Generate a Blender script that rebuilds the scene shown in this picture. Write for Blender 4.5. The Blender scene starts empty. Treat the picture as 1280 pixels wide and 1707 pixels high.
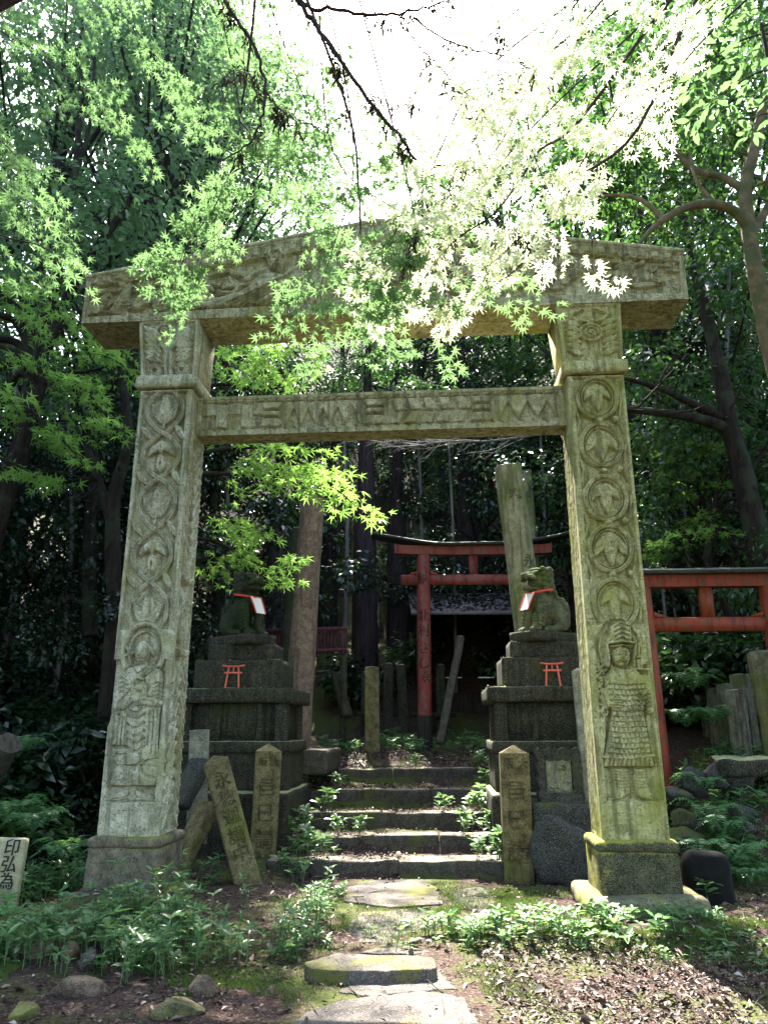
import bpy, bmesh, math, random
import numpy as np
from mathutils import Vector, Matrix

SC = bpy.context.scene
COL = SC.collection
R = math.radians
PI = math.pi

# ------------------------------------------------------------------ camera numbers
F, PITCH, ROLL = 1246.45, 0.284, 0.0014
EYE = 1.55
GX, GY, GZ, GYAW = -2.7273, 7.6653, EYE - 0.9637, -0.0718     # left pillar, front left corner at shaft foot
CP, SP = math.cos(PITCH), math.sin(PITCH)

def ray(u, v):
    x = (u - 640) / F; y = -(v - 853.5) / F
    return np.array([x, CP - y * SP, SP + y * CP])
def P(u, v, Y):
    r = ray(u, v); p = r * (Y / r[1]); p[2] += EYE; return p
def Pz(u, v, z):
    r = ray(u, v); p = r * ((z - EYE) / r[2]); p[2] += EYE; return p
def gate_pt(a, b, h):
    c, s = math.cos(GYAW), math.sin(GYAW)
    return np.array([GX + a * c - b * s, GY + a * s + b * c, GZ + h])

# ------------------------------------------------------------------ object helpers
def tag(o, label=None, cat=None, group=None, kind=None):
    if label: o['label'] = label
    if cat: o['category'] = cat
    if group: o['group'] = group
    if kind: o['kind'] = kind
    return o
def empty(name, loc=(0, 0, 0), rz=0.0, label=None, cat=None, group=None):
    o = bpy.data.objects.new(name, None); COL.objects.link(o)
    o.location = loc; o.rotation_euler = (0, 0, rz); o.empty_display_size = 0.1
    return tag(o, label, cat, group)
def copy_tree(o, parent=None):
    c = o.copy(); COL.objects.link(c)
    if parent is not None: c.parent = parent
    for ch in list(o.children): copy_tree(ch, c)
    return c

class MB:
    def __init__(s): s.V = []; s.F = []; s.n = 0
    def add(s, V, Fc):
        V = np.asarray(V, float).reshape(-1, 3)
        if isinstance(Fc, np.ndarray): s.F.append(Fc.astype(np.int64) + s.n)
        else:
            by = {}
            for f in Fc: by.setdefault(len(f), []).append(f)
            for k, fs in by.items(): s.F.append(np.array(fs, np.int64) + s.n)
        s.V.append(V); s.n += len(V); return s
    def build(s, name, mat, parent=None, smooth=True, loc=None, rot=None):
        V = np.concatenate(s.V) if s.V else np.zeros((0, 3))
        me = bpy.data.meshes.new(name)
        me.vertices.add(len(V)); me.vertices.foreach_set('co', V.ravel().astype(np.float32))
        idx = np.concatenate([f.ravel() for f in s.F]); tot = np.concatenate([np.full(len(f), f.shape[1]) for f in s.F])
        st = np.concatenate([[0], np.cumsum(tot)[:-1]])
        me.loops.add(len(idx)); me.loops.foreach_set('vertex_index', idx.astype(np.int32))
        me.polygons.add(len(tot)); me.polygons.foreach_set('loop_start', st.astype(np.int32)); me.polygons.foreach_set('loop_total', tot.astype(np.int32))
        me.update(calc_edges=True); me.validate()
        if smooth: me.polygons.foreach_set('use_smooth', np.ones(len(me.polygons), bool))
        if mat: me.materials.append(mat)
        o = bpy.data.objects.new(name, me); COL.objects.link(o)
        if parent is not None: o.parent = parent
        if loc is not None: o.location = loc
        if rot is not None: o.rotation_euler = rot
        return o

def sharp(o, ang=35):
    me = o.data
    bm = bmesh.new(); bm.from_mesh(me)
    for e in bm.edges:
        if len(e.link_faces) == 2 and e.calc_face_angle(0) > R(ang): e.smooth = False
    bm.to_mesh(me); bm.free(); return o

# ------------------------------------------------------------------ noise
def _h(ix, iy, iz, seed):
    n = (ix * 374761393 + iy * 668265263 + iz * 1440662683 + seed * 974711) & 0x7fffffff
    n = ((n ^ (n >> 13)) * 1274126177) & 0x7fffffff
    n = ((n ^ (n >> 15)) * 715827883) & 0x7fffffff
    return ((n >> 8) & 0xffff) / 65535.0
def vnoise(Pn, scale, seed=0):
    q = np.asarray(Pn, float) * scale + 1000.0
    i = np.floor(q).astype(np.int64); f = q - i; f = f * f * (3 - 2 * f)
    r = 0
    for dx in (0, 1):
        for dy in (0, 1):
            for dz in (0, 1):
                w = (f[..., 0] if dx else 1 - f[..., 0]) * (f[..., 1] if dy else 1 - f[..., 1]) * (f[..., 2] if dz else 1 - f[..., 2])
                r = r + w * _h(i[..., 0] + dx, i[..., 1] + dy, i[..., 2] + dz, seed)
    return r * 2 - 1
def fbm(Pn, scale, seed=0, octv=3):
    a = 1; r = 0
    for k in range(octv): r = r + a * vnoise(Pn, scale * 2 ** k, seed + k * 17); a *= .5
    return r
def vec_noise(Pn, scale, seed, octv=2):
    return np.stack([fbm(Pn, scale, seed + 101 * k, octv) for k in range(3)], -1)

# ------------------------------------------------------------------ shape helpers
def rot_z(V, a):
    c, s = math.cos(a), math.sin(a); V = np.asarray(V, float)
    return np.stack([V[..., 0] * c - V[..., 1] * s, V[..., 0] * s + V[..., 1] * c, V[..., 2]], -1)
def box_grid(h, res):
    """six subdivided faces of a box with half sizes h (unshared edges are welded by rounding)"""
    Vs = []; Fs = []; n0 = 0; key = {}
    for ax in range(3):
        for sg in (-1, 1):
            u, v = [(1, 2), (2, 0), (0, 1)][ax]
            nu = max(2, int(math.ceil(2 * h[u] / res)) + 1); nv = max(2, int(math.ceil(2 * h[v] / res)) + 1)
            nu = min(nu, 120); nv = min(nv, 160)
            A, B = np.meshgrid(np.linspace(-h[u], h[u], nu), np.linspace(-h[v], h[v], nv), indexing='ij')
            V = np.zeros((nu * nv, 3)); V[:, u] = A.ravel(); V[:, v] = B.ravel(); V[:, ax] = sg * h[ax]
            I = np.arange(nu * nv).reshape(nu, nv)
            Q = np.stack([I[:-1, :-1], I[1:, :-1], I[1:, 1:], I[:-1, 1:]], -1).reshape(-1, 4)
            if sg < 0: Q = Q[:, ::-1]
            Vs.append(V); Fs.append(Q + n0); n0 += len(V)
    V = np.concatenate(Vs); Q = np.concatenate(Fs)
    k = np.round(V / 1e-5).astype(np.int64)
    _, idx, inv = np.unique(k, axis=0, return_index=True, return_inverse=True)
    return V[idx], inv.ravel()[Q]
def stone_block(mb, size, loc, res=.07, amp=.006, rnd=.015, seed=1, rz=0.0, taper=1.0, M=None, nsc=3.5):
    h = np.array(size, float) / 2
    V, Q = box_grid(h, res)
    r = min(rnd, h.min() * .9)
    q = np.clip(V, -(h - r), h - r); d = V - q; L = np.linalg.norm(d, axis=1, keepdims=True); L[L == 0] = 1
    V = q + d / L * np.minimum(r, L * 10)
    if taper != 1.0:
        t = (V[:, 2:3] + h[2]) / (2 * h[2]); V[:, :2] *= 1 + (taper - 1) * t
    V = V + vec_noise(V + seed * 7.3, nsc, seed) * amp
    if M is not None: V = V @ np.array(M).T
    V = rot_z(V, rz) + np.asarray(loc)
    return mb.add(V, Q)
def box(mb, x0, x1, y0, y1, z0, z1):
    V = [(x0, y0, z0), (x1, y0, z0), (x1, y1, z0), (x0, y1, z0), (x0, y0, z1), (x1, y0, z1), (x1, y1, z1), (x0, y1, z1)]
    return mb.add(V, [(0, 3, 2, 1), (4, 5, 6, 7), (0, 1, 5, 4), (1, 2, 6, 5), (2, 3, 7, 6), (3, 0, 4, 7)])
def bar(mb, p0, p1, w, d, up=(0, 0, 1)):
    p0, p1 = np.array(p0, float), np.array(p1, float); t = p1 - p0; L = np.linalg.norm(t); t /= L
    s = np.cross(t, up); 
    if np.linalg.norm(s) < 1e-6: s = np.cross(t, (0, 1, 0))
    s /= np.linalg.norm(s); n = np.cross(s, t)
    V = [p + s * a * w / 2 + n * b * d / 2 for p in (p0, p1) for a, b in ((-1, -1), (1, -1), (1, 1), (-1, 1))]
    return mb.add(V, [(0, 1, 2, 3), (7, 6, 5, 4), (0, 4, 5, 1), (1, 5, 6, 2), (2, 6, 7, 3), (3, 7, 4, 0)])
def spline(pts, n):
    pts = np.array(pts, float)
    if len(pts) == 2: return pts[0] + (pts[1] - pts[0]) * np.linspace(0, 1, n)[:, None]
    E = np.vstack([2 * pts[0] - pts[1], pts, 2 * pts[-1] - pts[-2]]); out = []
    T = np.linspace(0, len(pts) - 1 - 1e-9, n)
    for t in T:
        i = int(t); f = t - i; a, b, c, d = E[i:i + 4]
        out.append(.5 * ((2 * b) + (c - a) * f + (2 * a - 5 * b + 4 * c - d) * f * f + (3 * b - 3 * c + d - a) * f ** 3))
    return np.array(out)
def tube(mb, pts, radii, n=8, seg=None, rough=0.0, seed=0, cap=True):
    pts = np.array(pts, float)
    if seg: pts = spline(pts, seg)
    m = len(pts)
    rr = np.interp(np.linspace(0, 1, m), np.linspace(0, 1, len(radii)), radii) if np.ndim(radii) else np.full(m, radii)
    T = np.gradient(pts, axis=0); T /= np.linalg.norm(T, axis=1, keepdims=True) + 1e-12
    ref = np.array([0.31, .95, .05]) if abs(T[0][2]) > .7 else np.array([0, 0, 1.])
    s = np.cross(T[0], ref); s /= np.linalg.norm(s); V = []
    for i in range(m):
        s = s - T[i] * (s @ T[i]); s /= np.linalg.norm(s) + 1e-12; b = np.cross(T[i], s)
        a = np.linspace(0, 2 * PI, n, endpoint=False)
        V.append(pts[i] + rr[i] * (np.cos(a)[:, None] * s + np.sin(a)[:, None] * b))
    V = np.concatenate(V)
    if rough: 
        c = np.repeat(pts, n, 0); d = V - c
        V = c + d * (1 + rough * fbm(V, 2.2 / max(rr.max(), .02) * .25, seed, 3)[:, None])
    I = np.arange(m * n).reshape(m, n); J = np.roll(I, -1, 1)
    Q = np.stack([I[:-1], J[:-1], J[1:], I[1:]], -1).reshape(-1, 4)
    mb.add(V, Q)
    if cap:
        mb.add(V[:n], [tuple(range(n))[::-1]]); mb.add(V[-n:], [tuple(range(n))])
    return mb
def prism(mb, poly, y0, y1):
    """outline in XZ extruded along Y"""
    n = len(poly); V = [(x, y0, z) for x, z in poly] + [(x, y1, z) for x, z in poly]
    return mb.add(V, [tuple(range(n)), tuple(range(2 * n - 1, n - 1, -1))] + [(i, n + i, n + (i + 1) % n, (i + 1) % n) for i in range(n)])
def ellipsoid(mb, c, r, nu=14, nv=9, M=None):
    th = np.linspace(0, PI, nv + 2)[1:-1]; ph = np.linspace(0, 2 * PI, nu, endpoint=False)
    V = [(0, 0, 1)] + [(math.sin(t) * math.cos(p), math.sin(t) * math.sin(p), math.cos(t)) for t in th for p in ph] + [(0, 0, -1)]
    Fc = [(0, 1 + i, 1 + (i + 1) % nu) for i in range(nu)]
    for k in range(nv - 1):
        for i in range(nu):
            a = 1 + k * nu + i; b = 1 + k * nu + (i + 1) % nu; Fc.append((a, a + nu, b + nu, b))
    e = len(V) - 1; Fc += [(e, e - nu + (i + 1) % nu, e - nu + i) for i in range(nu)]
    V = np.array(V) * np.array(r)
    if M is not None: V = V @ np.array(M).T
    return mb.add(V + np.array(c), Fc)
def remesh(mb, voxel, smooth_it=3):
    """weld overlapping volumes into one continuous surface"""
    o = mb.build('tmp', None); m = o.modifiers.new('r', 'REMESH'); m.mode = 'VOXEL'; m.voxel_size = voxel
    s = o.modifiers.new('s', 'SMOOTH'); s.iterations = smooth_it; s.factor = .5
    dg = bpy.context.evaluated_depsgraph_get(); dg.update()
    me = bpy.data.meshes.new_from_object(o.evaluated_get(dg))
    V = np.zeros(len(me.vertices) * 3); me.vertices.foreach_get('co', V); V = V.reshape(-1, 3)
    Fc = [tuple(p.vertices) for p in me.polygons]
    old = o.data; bpy.data.objects.remove(o); bpy.data.meshes.remove(old); bpy.data.meshes.remove(me)
    r = MB(); r.add(V, Fc); return r

# ------------------------------------------------------------------ writing
def glyphs(ch, size, bold=0.0):
    cu = bpy.data.curves.new('t', 'FONT'); cu.body = ch; cu.size = 1.0; cu.align_x = 'CENTER'; cu.resolution_u = 3; cu.offset = bold
    o = bpy.data.objects.new('t', cu); COL.objects.link(o)
    dg = bpy.context.evaluated_depsgraph_get(); dg.update()
    me = bpy.data.meshes.new_from_object(o.evaluated_get(dg)); me.calc_loop_triangles()
    V = np.array([v.co[:] for v in me.vertices]) if len(me.vertices) else np.zeros((0, 3))
    T = np.array([t.vertices[:] for t in me.loop_triangles], int) if len(me.loop_triangles) else np.zeros((0, 3), int)
    bpy.data.objects.remove(o); bpy.data.curves.remove(cu); bpy.data.meshes.remove(me)
    if len(V):
        c = (V.max(0) + V.min(0)) / 2; e = (V.max(0) - V.min(0)).max(); V = (V - c) * (size / e)
    return V, T

# ------------------------------------------------------------------ carved height field
class Relief:
    def __init__(s, W, H, res, seed=0):
        s.W, s.H = W, H
        s.nx, s.nz = int(W / res) + 1, int(H / res) + 1
        s.x = np.linspace(0, W, s.nx); s.z = np.linspace(0, H, s.nz)
        s.X, s.Z = np.meshgrid(s.x, s.z, indexing='ij'); s.y = np.zeros_like(s.X); s.seed = seed
    def win(s, x0, x1, z0, z1):
        i = slice(max(0, np.searchsorted(s.x, x0) - 1), np.searchsorted(s.x, x1) + 1); k = slice(max(0, np.searchsorted(s.z, z0) - 1), np.searchsorted(s.z, z1) + 1)
        return (i, k)
    def put(s, w, val, inside, mode):
        y = s.y[w]
        if mode == 'max': s.y[w] = np.where(inside, np.maximum(y, val), y)
        elif mode == 'set': s.y[w] = np.where(inside, val, y)
        elif mode == 'min': s.y[w] = np.where(inside, np.minimum(y, val), y)
        else: s.y[w] = np.where(inside, y + val, y)
    def dist(s, w, pts):
        X, Z = s.X[w], s.Z[w]; d = np.full(X.shape, 1e9)
        for (ax, az), (bx, bz) in zip(pts[:-1], pts[1:]):
            L = (bx - ax) ** 2 + (bz - az) ** 2 + 1e-12
            t = np.clip(((X - ax) * (bx - ax) + (Z - az) * (bz - az)) / L, 0, 1)
            d = np.minimum(d, np.hypot(X - ax - t * (bx - ax), Z - az - t * (bz - az)))
        return d
    def stroke(s, pts, r, h, base=0.0, mode='max', groove=0.0):
        pts = [tuple(p) for p in pts]; a = np.array(pts)
        w = s.win(a[:, 0].min() - r, a[:, 0].max() + r, a[:, 1].min() - r, a[:, 1].max() + r)
        d = s.dist(w, pts); t = np.clip(d / r, 0, 1)
        v = (h * np.sqrt(np.maximum(0, 1 - t ** 2)))
        if groove: v = v - groove * np.clip(1 - d / (r * .3), 0, 1)
        s.put(w, base + v if mode != 'add' else v, d < r, mode)
    def poly(s, pts, h, edge=.01, base=0.0, mode='max', dome=0.0):
        pts = [tuple(p) for p in pts]; a = np.array(pts)
        w = s.win(a[:, 0].min(), a[:, 0].max(), a[:, 1].min(), a[:, 1].max()); X, Z = s.X[w], s.Z[w]
        c = np.zeros(X.shape, bool); n = len(pts)
        for i in range(n):
            ax, az = pts[i]; bx, bz = pts[(i + 1) % n]
            if az == bz: continue
            c ^= ((az > Z) != (bz > Z)) & (X < (bx - ax) * (Z - az) / (bz - az) + ax)
        d = s.dist(w, pts + pts[:1]); e = np.clip(d / edge, 0, 1); e = np.sqrt(1 - (1 - e) ** 2)
        v = h * e + dome * np.clip(d / (edge * 6), 0, 1)
        s.put(w, base + v if mode != 'add' else v, c, mode)
    def dome(s, c, rx, rz, h, base=0.0, mode='max', rot=0.0, flat=2.0):
        m = max(rx, rz); w = s.win(c[0] - m, c[0] + m, c[1] - m, c[1] + m)
        X, Z = s.X[w] - c[0], s.Z[w] - c[1]; cs, sn = math.cos(rot), math.sin(rot)
        d = ((X * cs + Z * sn) / rx) ** 2 + ((-X * sn + Z * cs) / rz) ** 2
        v = h * np.maximum(0, 1 - d ** (flat / 2)) ** .5
        s.put(w, base + v if mode != 'add' else v, d < 1, mode)
    def leaf(s, b, t, wd, h, base=0.0, vein=.006, pt=.9):
        b, t = np.array(b, float), np.array(t, float); L = np.linalg.norm(t - b); ax = (t - b) / L
        m = L * .55 + wd; c = (b + t) / 2; w = s.win(c[0] - m, c[0] + m, c[1] - m, c[1] + m)
        X, Z = s.X[w] - b[0], s.Z[w] - b[1]; q = (X * ax[0] + Z * ax[1]) / L; e = np.abs(-X * ax[1] + Z * ax[0])
        qq = np.clip(q, 0, 1); ww = wd * np.sin(PI * qq ** pt) ** .8 + 1e-6
        v = h * np.sqrt(np.clip(1 - (e / ww) ** 4, 0, 1)) - vein * np.clip(1 - e / .006, 0, 1) * (q < .92)
        s.put(w, base + v, (q > 0) & (q < 1) & (e < ww), 'max')
    def ring(s, c, r, wd, h, base=0.0, a0=0, a1=2 * PI, groove=0.0, mode='max', rz=None):
        rz = rz or r
        s.stroke([(c[0] + r * math.cos(a), c[1] + rz * math.sin(a)) for a in np.linspace(a0, a1, 40)], wd, h, base, mode, groove)
    def text(s, ch, c, size, depth):
        V, T = glyphs(ch, size)
        if not len(V): return
        x0, x1 = c[0] - size * .6, c[0] + size * .6; w = s.win(x0, x1, c[1] - size * .6, c[1] + size * .6)
        X, Z = s.X[w], s.Z[w]; m = np.zeros(X.shape, bool)
        for t in T:
            (ax, az), (bx, bz), (cx, cz) = [(V[i][0] + c[0], V[i][1] + c[1]) for i in t]
            A = (bx - ax) * (Z - az) - (bz - az) * (X - ax); B = (cx - bx) * (Z - bz) - (cz - bz) * (X - bx); C = (ax - cx) * (Z - cz) - (az - cz) * (X - cx)
            m |= ((A >= 0) & (B >= 0) & (C >= 0)) | ((A <= 0) & (B <= 0) & (C <= 0))
        s.y[w] = s.y[w] - depth * m
    def trench(s, pts, r=.011, d=.014):
        s.stroke(list(pts) + [tuple(pts[0])], r, -d, 0, 'add')
    def rough(s, amp, sc=30.0):
        Pn = np.stack([s.X, s.X * 0 + s.seed * 3.1, s.Z], -1); s.y += amp * fbm(Pn, sc, s.seed, 3)
    def soften(s, k=1):
        for _ in range(k):
            p = np.pad(s.y, 1, mode='edge'); s.y = (p[1:-1, 1:-1] * 2 + p[:-2, 1:-1] + p[2:, 1:-1] + p[1:-1, :-2] + p[1:-1, 2:]) / 6
    def mesh(s, mb, to, z0=None, z1=None, skirt=.05, edge=.012):
        """to(x, out, z) -> 3D; z0..z1 picks a band of rows; the borders get a bevel and a skirt"""
        k0 = 0 if z0 is None else int(np.searchsorted(s.z, z0)); k1 = s.nz if z1 is None else int(np.searchsorted(s.z, z1)) + 1
        y = s.y.copy()
        e = np.minimum(s.X, s.W - s.X); y = y - edge * np.clip(1 - e / edge, 0, 1) ** 2
        X, Z, Y = s.X[:, k0:k1], s.Z[:, k0:k1], y[:, k0:k1]; nx, nz = X.shape
        I = np.arange(nx * nz).reshape(nx, nz)
        Q = np.stack([I[:-1, :-1], I[1:, :-1], I[1:, 1:], I[:-1, 1:]], -1).reshape(-1, 4)
        V = np.stack(to(X.ravel(), Y.ravel(), Z.ravel()), -1); mb.add(V, Q)
        for ids, flip in ((I[0, :], 0), (I[-1, :], 1), (I[:, 0], 1), (I[:, -1], 0)):
            xs, zs = X.ravel()[ids], Z.ravel()[ids]; B = np.stack(to(xs, np.full(len(xs), -skirt), zs), -1); n = len(ids)
            q = np.stack([np.arange(n - 1), np.arange(1, n), n + np.arange(1, n), n + np.arange(n - 1)], -1)
            if not flip: q = q[:, ::-1]
            mb.add(np.concatenate([V[ids], B]), q)
        return mb
# ------------------------------------------------------------------ materials
class N:
    def __init__(s, name):
        s.m = bpy.data.materials.new(name); s.m.use_nodes = True; s.t = s.m.node_tree; s.t.nodes.clear()
        s.out = s.n('ShaderNodeOutputMaterial')
    def n(s, typ, **kw):
        x = s.t.nodes.new(typ)
        for k, v in kw.items(): setattr(x, k, v)
        return x
    def l(s, a, b): s.t.links.new(a, b)
    def pos(s, scale=(1, 1, 1), obj=False):
        if obj: o = s.n('ShaderNodeTexCoord').outputs['Object']
        else: o = s.n('ShaderNodeNewGeometry').outputs['Position']
        if scale != (1, 1, 1):
            mp = s.n('ShaderNodeMapping'); mp.inputs['Scale'].default_value = scale; s.l(o, mp.inputs['Vector']); o = mp.outputs[0]
        return o
    def noise(s, vec, scale, detail=4, rough=.6, dist=0):
        x = s.n('ShaderNodeTexNoise'); x.inputs['Scale'].default_value = scale; x.inputs['Detail'].default_value = detail
        x.inputs['Roughness'].default_value = rough; x.inputs['Distortion'].default_value = dist; s.l(vec, x.inputs['Vector']); return x.outputs['Fac']
    def ramp(s, fac, stops):
        r = s.n('ShaderNodeValToRGB'); e = r.color_ramp.elements
        while len(e) < len(stops): e.new(.5)
        for i, (p, c) in enumerate(stops):
            e[i].position = p; e[i].color = (c, c, c, 1) if np.ndim(c) == 0 else (*c, 1)
        s.l(fac, r.inputs['Fac']); return r.outputs['Color']
    def mix(s, fac, a, b, typ='MIX'):
        x = s.n('ShaderNodeMix', data_type='RGBA', blend_type=typ)
        for i, v in ((0, fac), (6, a), (7, b)):
            if hasattr(v, 'is_linked') or hasattr(v, 'links'): s.l(v, x.inputs[i])
            else: x.inputs[i].default_value = v if i == 0 else (*v, 1)
        return x.outputs[2]
    def math(s, op, a, b=0.0):
        x = s.n('ShaderNodeMath', operation=op)
        for i, v in ((0, a), (1, b)):
            if hasattr(v, 'links'): s.l(v, x.inputs[i])
            else: x.inputs[i].default_value = v
        return x.outputs[0]
    def bump(s, h, strength, dist=.01, prev=None):
        b = s.n('ShaderNodeBump'); b.inputs['Strength'].default_value = strength; b.inputs['Distance'].default_value = dist
        s.l(h, b.inputs['Height'])
        if prev is not None: s.l(prev, b.inputs['Normal'])
        return b.outputs[0]
    def finish(s, color, rough=.85, normal=None, spec=.3):
        p = s.n('ShaderNodeBsdfPrincipled')
        if hasattr(color, 'links'): s.l(color, p.inputs['Base Color'])
        else: p.inputs['Base Color'].default_value = (*color, 1)
        if hasattr(rough, 'links'): s.l(rough, p.inputs['Roughness'])
        else: p.inputs['Roughness'].default_value = rough
        p.inputs['Specular IOR Level'].default_value = spec
        if normal is not None: s.l(normal, p.inputs['Normal'])
        s.l(p.outputs[0], s.out.inputs[0]); return s.m

def stone(name, base, dark, moss, moss_lo=.5, moss_hi=.62, speck=.5, lichen=None, streak=0.0, bump=.5, top_moss=0.0, scale=1.0, pale_top=None, blot=.0, spots=None):
    k = N(name); p = k.pos()
    big = k.noise(p, 1.7 * scale, 6, .62); mid = k.noise(p, 9 * scale, 5, .65); fine = k.noise(p, 48, 4, .75); grit = k.noise(p, 170, 2, .6)
    c = k.mix(k.ramp(mid, [(.35, 0.), (.68, 1.)]), dark, base)
    c = k.mix(k.math('MULTIPLY', k.ramp(fine, [(.39, 1.), (.47, 0.)]), speck), c, [x * .28 for x in dark])
    bl = k.noise(p, 4.3 * scale, 6, .7, .6); c = k.mix(k.math('MULTIPLY', k.ramp(bl, [(.55, 0.), (.63, 1.)]), blot), c, [x * .42 for x in dark])
    if spots: sp = k.noise(p, 15, 3, .5, .8); c = k.mix(k.math('MULTIPLY', k.ramp(sp, [(.61, 0.), (.65, 1.)]), .7), c, spots)
    if lichen: c = k.mix(k.math('MULTIPLY', k.ramp(grit, [(.56, 0.), (.64, 1.)]), .75), c, lichen)
    mm = k.math('ADD', big, k.math('MULTIPLY', k.math('SUBTRACT', fine, .5), .35))
    if top_moss:
        sx = k.n('ShaderNodeSeparateXYZ'); k.l(k.n('ShaderNodeNewGeometry').outputs['Normal'], sx.inputs[0])
        mm = k.math('ADD', mm, k.math('MULTIPLY', k.math('MAXIMUM', sx.outputs[2], 0), top_moss))
    c = k.mix(k.ramp(mm, [(moss_lo, 0.), (moss_hi, 1.)]), c, k.mix(mid, [x * .55 for x in moss], [x * 1.35 for x in moss]))
    if streak:
        st = k.noise(k.pos((7, 7, .6)), 2.2, 5, .6); c = k.mix(k.math('MULTIPLY', k.ramp(st, [(.5, 0.), (.62, 1.)]), streak), c, [x * .4 for x in dark])
    if pale_top:  # up-facing faces painted paler, top light put into the colour
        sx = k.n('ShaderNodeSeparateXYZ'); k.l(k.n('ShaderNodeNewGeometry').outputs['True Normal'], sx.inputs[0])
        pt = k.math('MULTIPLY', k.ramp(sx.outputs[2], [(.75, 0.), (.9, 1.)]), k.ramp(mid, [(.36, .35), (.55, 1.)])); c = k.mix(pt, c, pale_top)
    n1 = k.bump(mid, bump * .6, .012); n2 = k.bump(k.math('ADD', fine, k.math('MULTIPLY', grit, .6)), bump, .006, n1)
    return k.finish(c, .9, n2, .2)

def leaf_mat(name, c1, c2, trans=.45, rough=.4, tcol=None, spec=.4):
    k = N(name); g = k.n('ShaderNodeNewGeometry')
    oi = k.n('ShaderNodeObjectInfo')
    c = k.mix(g.outputs['Random Per Island'], c1, c2)
    p = k.n('ShaderNodeBsdfPrincipled'); k.l(c, p.inputs['Base Color']); p.inputs['Roughness'].default_value = rough; p.inputs['Specular IOR Level'].default_value = spec
    t = k.n('ShaderNodeBsdfTranslucent')
    tc = tcol or [min(1, x * 1.7) for x in c2]
    k.l(k.mix(g.outputs['Random Per Island'], [x * .75 for x in tc], tc), t.inputs['Color'])
    m = k.n('ShaderNodeMixShader'); m.inputs[0].default_value = trans; k.l(p.outputs[0], m.inputs[1]); k.l(t.outputs[0], m.inputs[2]); k.l(m.outputs[0], k.out.inputs[0])
    return k.m
def bark(name, c1, c2, sc=1.0, moss=None, vert=True):
    k = N(name); p = k.pos((9 * sc, 9 * sc, 1.1 * sc) if vert else (4 * sc, 4 * sc, 4 * sc)); a = k.noise(p, 2.0, 6, .65); b = k.noise(k.pos(), 3, 4)
    c = k.mix(k.ramp(a, [(.35, 0.), (.65, 1.)]), c1, c2)
    if moss: c = k.mix(k.ramp(b, [(.5, 0.), (.62, 1.)]), c, moss)
    return k.finish(c, .92, k.bump(a, .7, .03), .15)
def red_paint(name, red, worn, lo=.52, hi=.66, dirt=.5):
    k = N(name); p = k.pos((6, 6, 1.2)); a = k.noise(p, 2.0, 6, .65); b = k.noise(k.pos(), 11, 5, .7)
    c = k.mix(k.ramp(b, [(lo, 0.), (hi, 1.)]), red, worn)
    c = k.mix(k.math('MULTIPLY', k.ramp(a, [(.5, 0.), (.64, 1.)]), dirt), c, [x * .3 for x in red])
    return k.finish(c, .62, k.bump(b, .25, .006), .35)
def rand_mat(name, stops, rough=.7, spec=.3, trans=0):
    k = N(name); g = k.n('ShaderNodeNewGeometry'); c = k.ramp(g.outputs['Random Per Island'], stops)
    return k.finish(c, rough, None, spec)
def flat(name, c, rough=.7, nz=.0):
    k = N(name)
    if nz:
        b = k.noise(k.pos(), 14, 5); return k.finish(k.mix(b, [x * (1 - nz) for x in c], [min(1, x * (1 + nz)) for x in c]), rough, k.bump(b, .3, .006))
    return k.finish(c, rough)

M = {}
M['gate_left'] = stone('gate_stone_grey', (.52, .495, .335), (.30, .285, .18), (.25, .25, .09), .50, .72, .95, (.56, .54, .44), streak=.65, bump=.85, blot=.75, spots=(.56, .55, .46))
M['gate_right'] = stone('gate_stone_mossy', (.52, .485, .25), (.29, .265, .11), (.28, .275, .065), .46, .67, .95, (.54, .51, .30), streak=.7, bump=.9, blot=.75, spots=(.55, .53, .33))
M['gate_beam'] = stone('gate_stone_beam', (.48, .445, .27), (.26, .235, .13), (.23, .22, .07), .50, .70, .95, (.50, .47, .34), streak=.7, bump=.8, blot=.8, spots=(.52, .49, .36))
M['gate_base'] = stone('gate_stone_base', (.22, .185, .125), (.06, .048, .033), (.20, .195, .045), .58, .68, .8, (.25, .22, .14), bump=.8, top_moss=.14)
M['gate_base_moss'] = stone('gate_stone_base_moss', (.085, .08, .045), (.02, .02, .013), (.27, .255, .05), .57, .66, .8, (.3, .3, .15), bump=.9, top_moss=.2)
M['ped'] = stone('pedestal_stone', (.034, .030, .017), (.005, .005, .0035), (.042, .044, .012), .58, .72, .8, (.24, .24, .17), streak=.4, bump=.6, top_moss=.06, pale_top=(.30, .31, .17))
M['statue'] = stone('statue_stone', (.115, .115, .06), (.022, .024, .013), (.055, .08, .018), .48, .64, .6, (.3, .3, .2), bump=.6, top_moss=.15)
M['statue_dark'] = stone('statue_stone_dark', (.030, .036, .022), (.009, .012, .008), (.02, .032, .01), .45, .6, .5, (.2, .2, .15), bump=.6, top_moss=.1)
M['stake'] = stone('stake_stone', (.20, .165, .075), (.05, .038, .016), (.12, .12, .03), .55, .68, .8, (.27, .24, .13), streak=.2, bump=.6)
M['stake_grey'] = stone('stake_stone_grey', (.28, .27, .2), (.10, .10, .07), (.13, .14, .05), .6, .7, .6, (.45, .45, .38), bump=.6)
M['pale'] = stone('marker_stone', (.42, .39, .25), (.27, .24, .13), (.22, .20, .06), .50, .68, .4, (.6, .57, .45), bump=.35)
M['darkstone'] = stone('dark_rock', (.035, .035, .03), (.009, .009, .008), (.06, .075, .02), .6, .7, .6, (.28, .28, .25), bump=.9, top_moss=.1)
M['blackstone'] = stone('black_rock', (.011, .011, .01), (.004, .004, .004), (.02, .025, .01), .66, .75, .4, None, bump=.6)
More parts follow.
